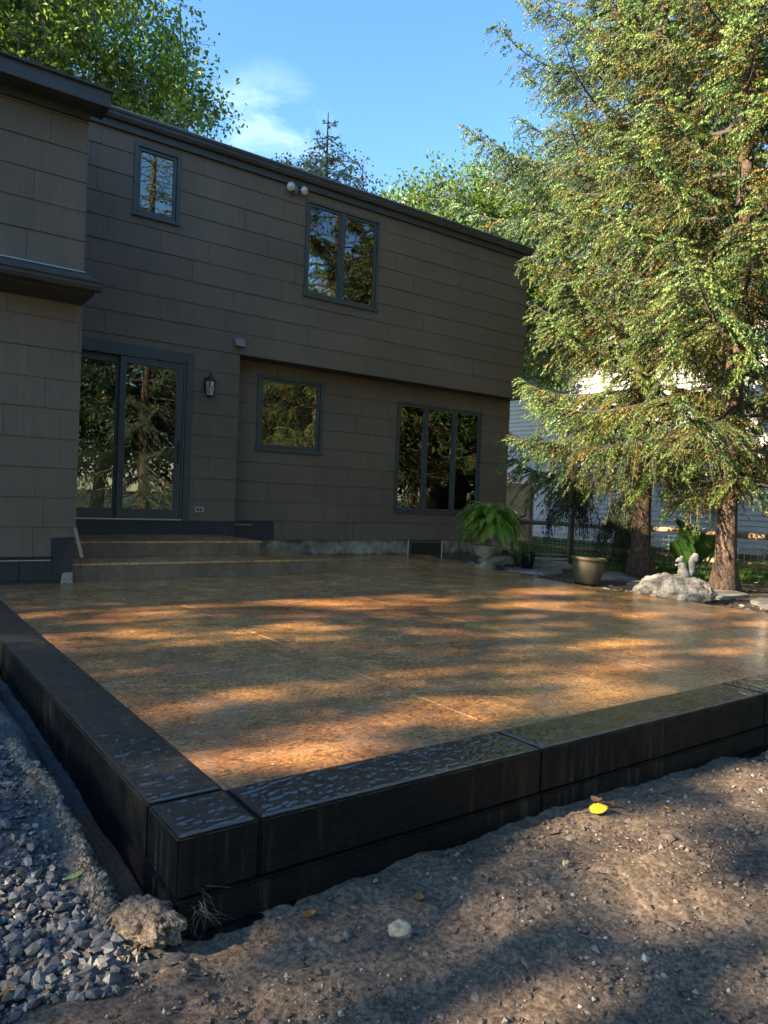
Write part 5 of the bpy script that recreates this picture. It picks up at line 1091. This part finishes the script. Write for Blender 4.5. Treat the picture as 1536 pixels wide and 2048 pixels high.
def fallen(label, x, y, L, W, mat, rz, tilt=(0.2, 0.1), lobes=9, curl=0.25, stem=0.6, dz=0.006, seed=1):
    rr = random.Random(seed); bm = bmesh.new(); nn = lobes*4; rings = []
    for ring in (0.0, 0.35, 0.7, 1.0):
        row = []
        for k in range(nn):
            a = 2*math.pi*k/nn; r = (0.78+0.22*math.cos(a)**2)*(1+(0.028*(1 if k % 2 else -1)+rr.uniform(-.03, .03)) if ring == 1.0 else 1)
            if abs(a-math.pi) < 0.5: r *= 1+0.25*(1-abs(a-math.pi)/0.5)
            x_, y_ = ring*r*L*math.cos(a), ring*r*W*math.sin(a); row.append(bm.verts.new((x_, y_, curl*(y_*y_)/W*1.2+curl*0.5*(x_*x_)/L+0.03*L*math.sin(9*a)*ring+0.02*L*rr.uniform(-1, 1))))
        rings.append(row)
        if ring == 0.0: continue
    for i in range(1, 3):
        for k in range(nn): bm.faces.new((rings[i][k], rings[i][(k+1) % nn], rings[i+1][(k+1) % nn], rings[i+1][k]))
    bm.faces.new(rings[1])
    for v in rings[0]: bm.verts.remove(v)
    bmesh.ops.recalc_face_normals(bm, faces=bm.faces)
    me = bpy.data.meshes.new('fallen_leaf'); bm.to_mesh(me); bm.free()
    o = link('fallen_leaf', me, mat, smooth=True); o.location = (x, y, float(ground_h(x, y))+dz); o.rotation_euler = (tilt[0], tilt[1], rz); tag(o, label, 'leaf')
    if stem: MB().tube([(L*0.4, 0, 0.0), (L*1.1, L*0.1, 0.006), (L*(1+stem*1.6), L*0.28, 0.012)], 0.0011, 5).build('stem', M['lath'], o)
    s_ = o.modifiers.new('t', 'SOLIDIFY'); s_.thickness = 0.0006; return o
fallen('bright yellow leaf with a long pale stem on the soil by the patio foot', 2.14, 1.600, 0.030, 0.026, M['yellow_leaf'], 2.6, (-0.55, 0.15), stem=1.6, dz=0.026, seed=2)
fallen('curled dry tan leaf standing behind the yellow leaf', 2.165, 1.640, 0.030, 0.018, M['brown_leaf'], 1.2, (1.0, 0.3), curl=0.9, stem=0, dz=0.035, seed=3)
fallen('small dry pinkish leaf right of the yellow leaf', 2.225, 1.600, 0.018, 0.013, M['brown_leaf'], 0.4, (0.4, 0.5), curl=0.9, stem=0.5, dz=0.014, seed=4)
fallen('curled orange brown leaf on the soil near the middle', 1.275, 1.525, 0.018, 0.014, M['orange_leaf'], 0.3, (0.3, 0.2), curl=0.8, stem=0, dz=0.012, seed=5)
fallen('ragged brown leaf on the soil below the patio corner', 0.985, 1.625, 0.024, 0.012, M['orange_leaf'], 0.2, (0.2, 0.2), curl=1.0, stem=0, dz=0.010, seed=6)
fallen('small green leaf at the foot of the black patio face', 1.235, 1.675, 0.010, 0.006, M['green_leaf'], 0.2, (0.8, 0), stem=0, dz=0.008, seed=7)
fallen('yellow green narrow leaf on the gravel', 0.495, 2.02, 0.030, 0.009, M['green_leaf'], 0.35, (0.3, 0), stem=0, dz=0.020, seed=8)
fallen('orange leaf at the lower left edge of the gravel', 0.285, 1.665, 0.022, 0.008, M['orange_leaf'], 0.5, (0.3, 0), stem=0, dz=0.016, seed=9)
fallen('small orange leaf on the sunlit ridge of soil', 2.36, 1.475, 0.016, 0.012, M['orange_leaf'], 0.9, (0.4, 0), curl=0.8, stem=0, dz=0.018, seed=10)
fallen('long flat brown leaf left of the yellow leaf', 1.90, 1.600, 0.034, 0.008, M['brown_leaf'], -0.3, (0.1, 0), stem=0, dz=0.006, seed=11)
fallen('curled tan leaf on the shaded soil at the lower right', 1.68, 0.95, 0.014, 0.010, M['brown_leaf'], 0.5, (0.4, 0), curl=0.9, stem=0, dz=0.010, seed=12)
fallen('tan leaf at the right edge by the patio foot', 3.33, 1.60, 0.032, 0.016, M['brown_leaf'], 0.5, (0.4, 0), curl=0.9, stem=0, dz=0.020, seed=13)
# straw bits
n = 420; X = rg.uniform(.5, 4.5, n); Y = rg.uniform(.6, 1.68, n); a = rg.uniform(0, 6.28, n); l = rg.uniform(.008, .035, n); Z = ground_h(X, Y)+0.007
P0 = np.stack([X, Y, Z], 1); P1 = P0+np.stack([np.cos(a)*l, np.sin(a)*l, rg.uniform(-.002, .008, n)], 1); V, F = segs_np(P0, P1, .0006, .0004, 3)
tag(link('straw_bits', np_mesh('straw_bits', V, F), M['lath']), 'bits of straw and dry twig strewn over the soil', kind='stuff')
n = 40; a = rg.uniform(0, 6.28, n); r_ = rg.uniform(.01, .07, n); c0 = np.array([0.72, 1.705, -0.17]); P0 = c0+np.stack([rg.normal(0, .012, n), rg.normal(0, .006, n), rg.normal(0, .02, n)], 1); P1 = P0+np.stack([np.cos(a)*r_, -np.abs(np.sin(a))*r_*.5, -rg.uniform(0, .07, n)], 1)
V, F = segs_np(P0, P1, .00035, .0002, 3); tag(link('dry_roots', np_mesh('dry_roots', V, F), M['lath']), 'tangle of fine dry roots hanging at the patio corner', 'roots')
# debris along the right edge of the patio
n = 2600; Y = rg.uniform(2.2, 8.5, n); X = np.interp(Y, [1.9, 5.4, 6.9, 8.2, 9.12], [6.45, 6.50, 6.83, 7.16, 7.45])+0.04+np.abs(rg.normal(0, .30, n)); scatter('bed_chips', X, Y, np.clip(np.exp(rg.normal(-4.5, .5, n)), .004, .035), lambda r, n: np.array([[.20, .16, .12], [.09, .06, .04], [.40, .36, .30]])[r.choice(3, n, p=[.4, .5, .1])]*r.uniform(.7, 1.3, (n, 1)), M['clods'], 'bark chips and pebbles along the garden edge', 4, 0.5, 0.2, octa=True)
# grass
n = 90000; X = 8.2+rg.random(n)*6.9; Y = 2.0+rg.random(n)*12.5; kp = (X > 8.6+0.8*sstep(6.0, 3.5, Y)*0+0.35*fbm(X, Y, 1.2, 2, 21)) & (X+0.55*(Y-6) > 9.2); X, Y = X[kp], Y[kp]; n = len(X)
a = rg.uniform(0, 6.28, n); h = rg.uniform(.03, .075, n); P0 = np.stack([X, Y, ground_h(X, Y)-.004], 1); sd = np.stack([np.cos(a), np.sin(a), 0*a], 1)*rg.uniform(.003, .006, n)[:, None]; tip = P0+np.stack([rg.normal(0, .02, n), rg.normal(0, .02, n), h], 1)
V = np.stack([P0-sd, P0+sd, tip], 1).reshape(-1, 3); C_ = np.repeat(np.array([.055, .13, .015])*rg.uniform(.6, 1.4, (n, 1))*np.where(rg.random((n, 1)) < .12, np.array([[1.8, 1.2, 1.0]]), 1), 3, 0)
tag(link('grass', np_mesh('grass', V, np.arange(3*n).reshape(-1, 3), C_), M['grass']), 'short green grass of the lawn beyond the spruces', kind='stuff')
n = 130; X = rg.uniform(9.3, 12.5, n); Y = rg.uniform(4.5, 9.5, n); a = rg.uniform(0, 6.28, n); Z = ground_h(X, Y)+.045; l = rg.uniform(.02, .045, n)[:, None]; ux = np.stack([np.cos(a), np.sin(a), .2+0*a], 1)*l; uy = np.stack([-np.sin(a), np.cos(a), .1+0*a], 1)*l*.6; P_ = np.stack([X, Y, Z], 1)
V = np.stack([P_-ux, P_-uy, P_+ux, P_+uy], 1).reshape(-1, 3); tag(link('lawn_leaf_litter', np_mesh('lawn_leaf_litter', V, np.arange(4*n).reshape(-1, 4), np.repeat(np.array([.45, .38, .25])*rg.uniform(.5, 1.2, (n, 1)), 4, 0)), M['grass']), 'pale dry leaves lying on the lawn', kind='stuff')
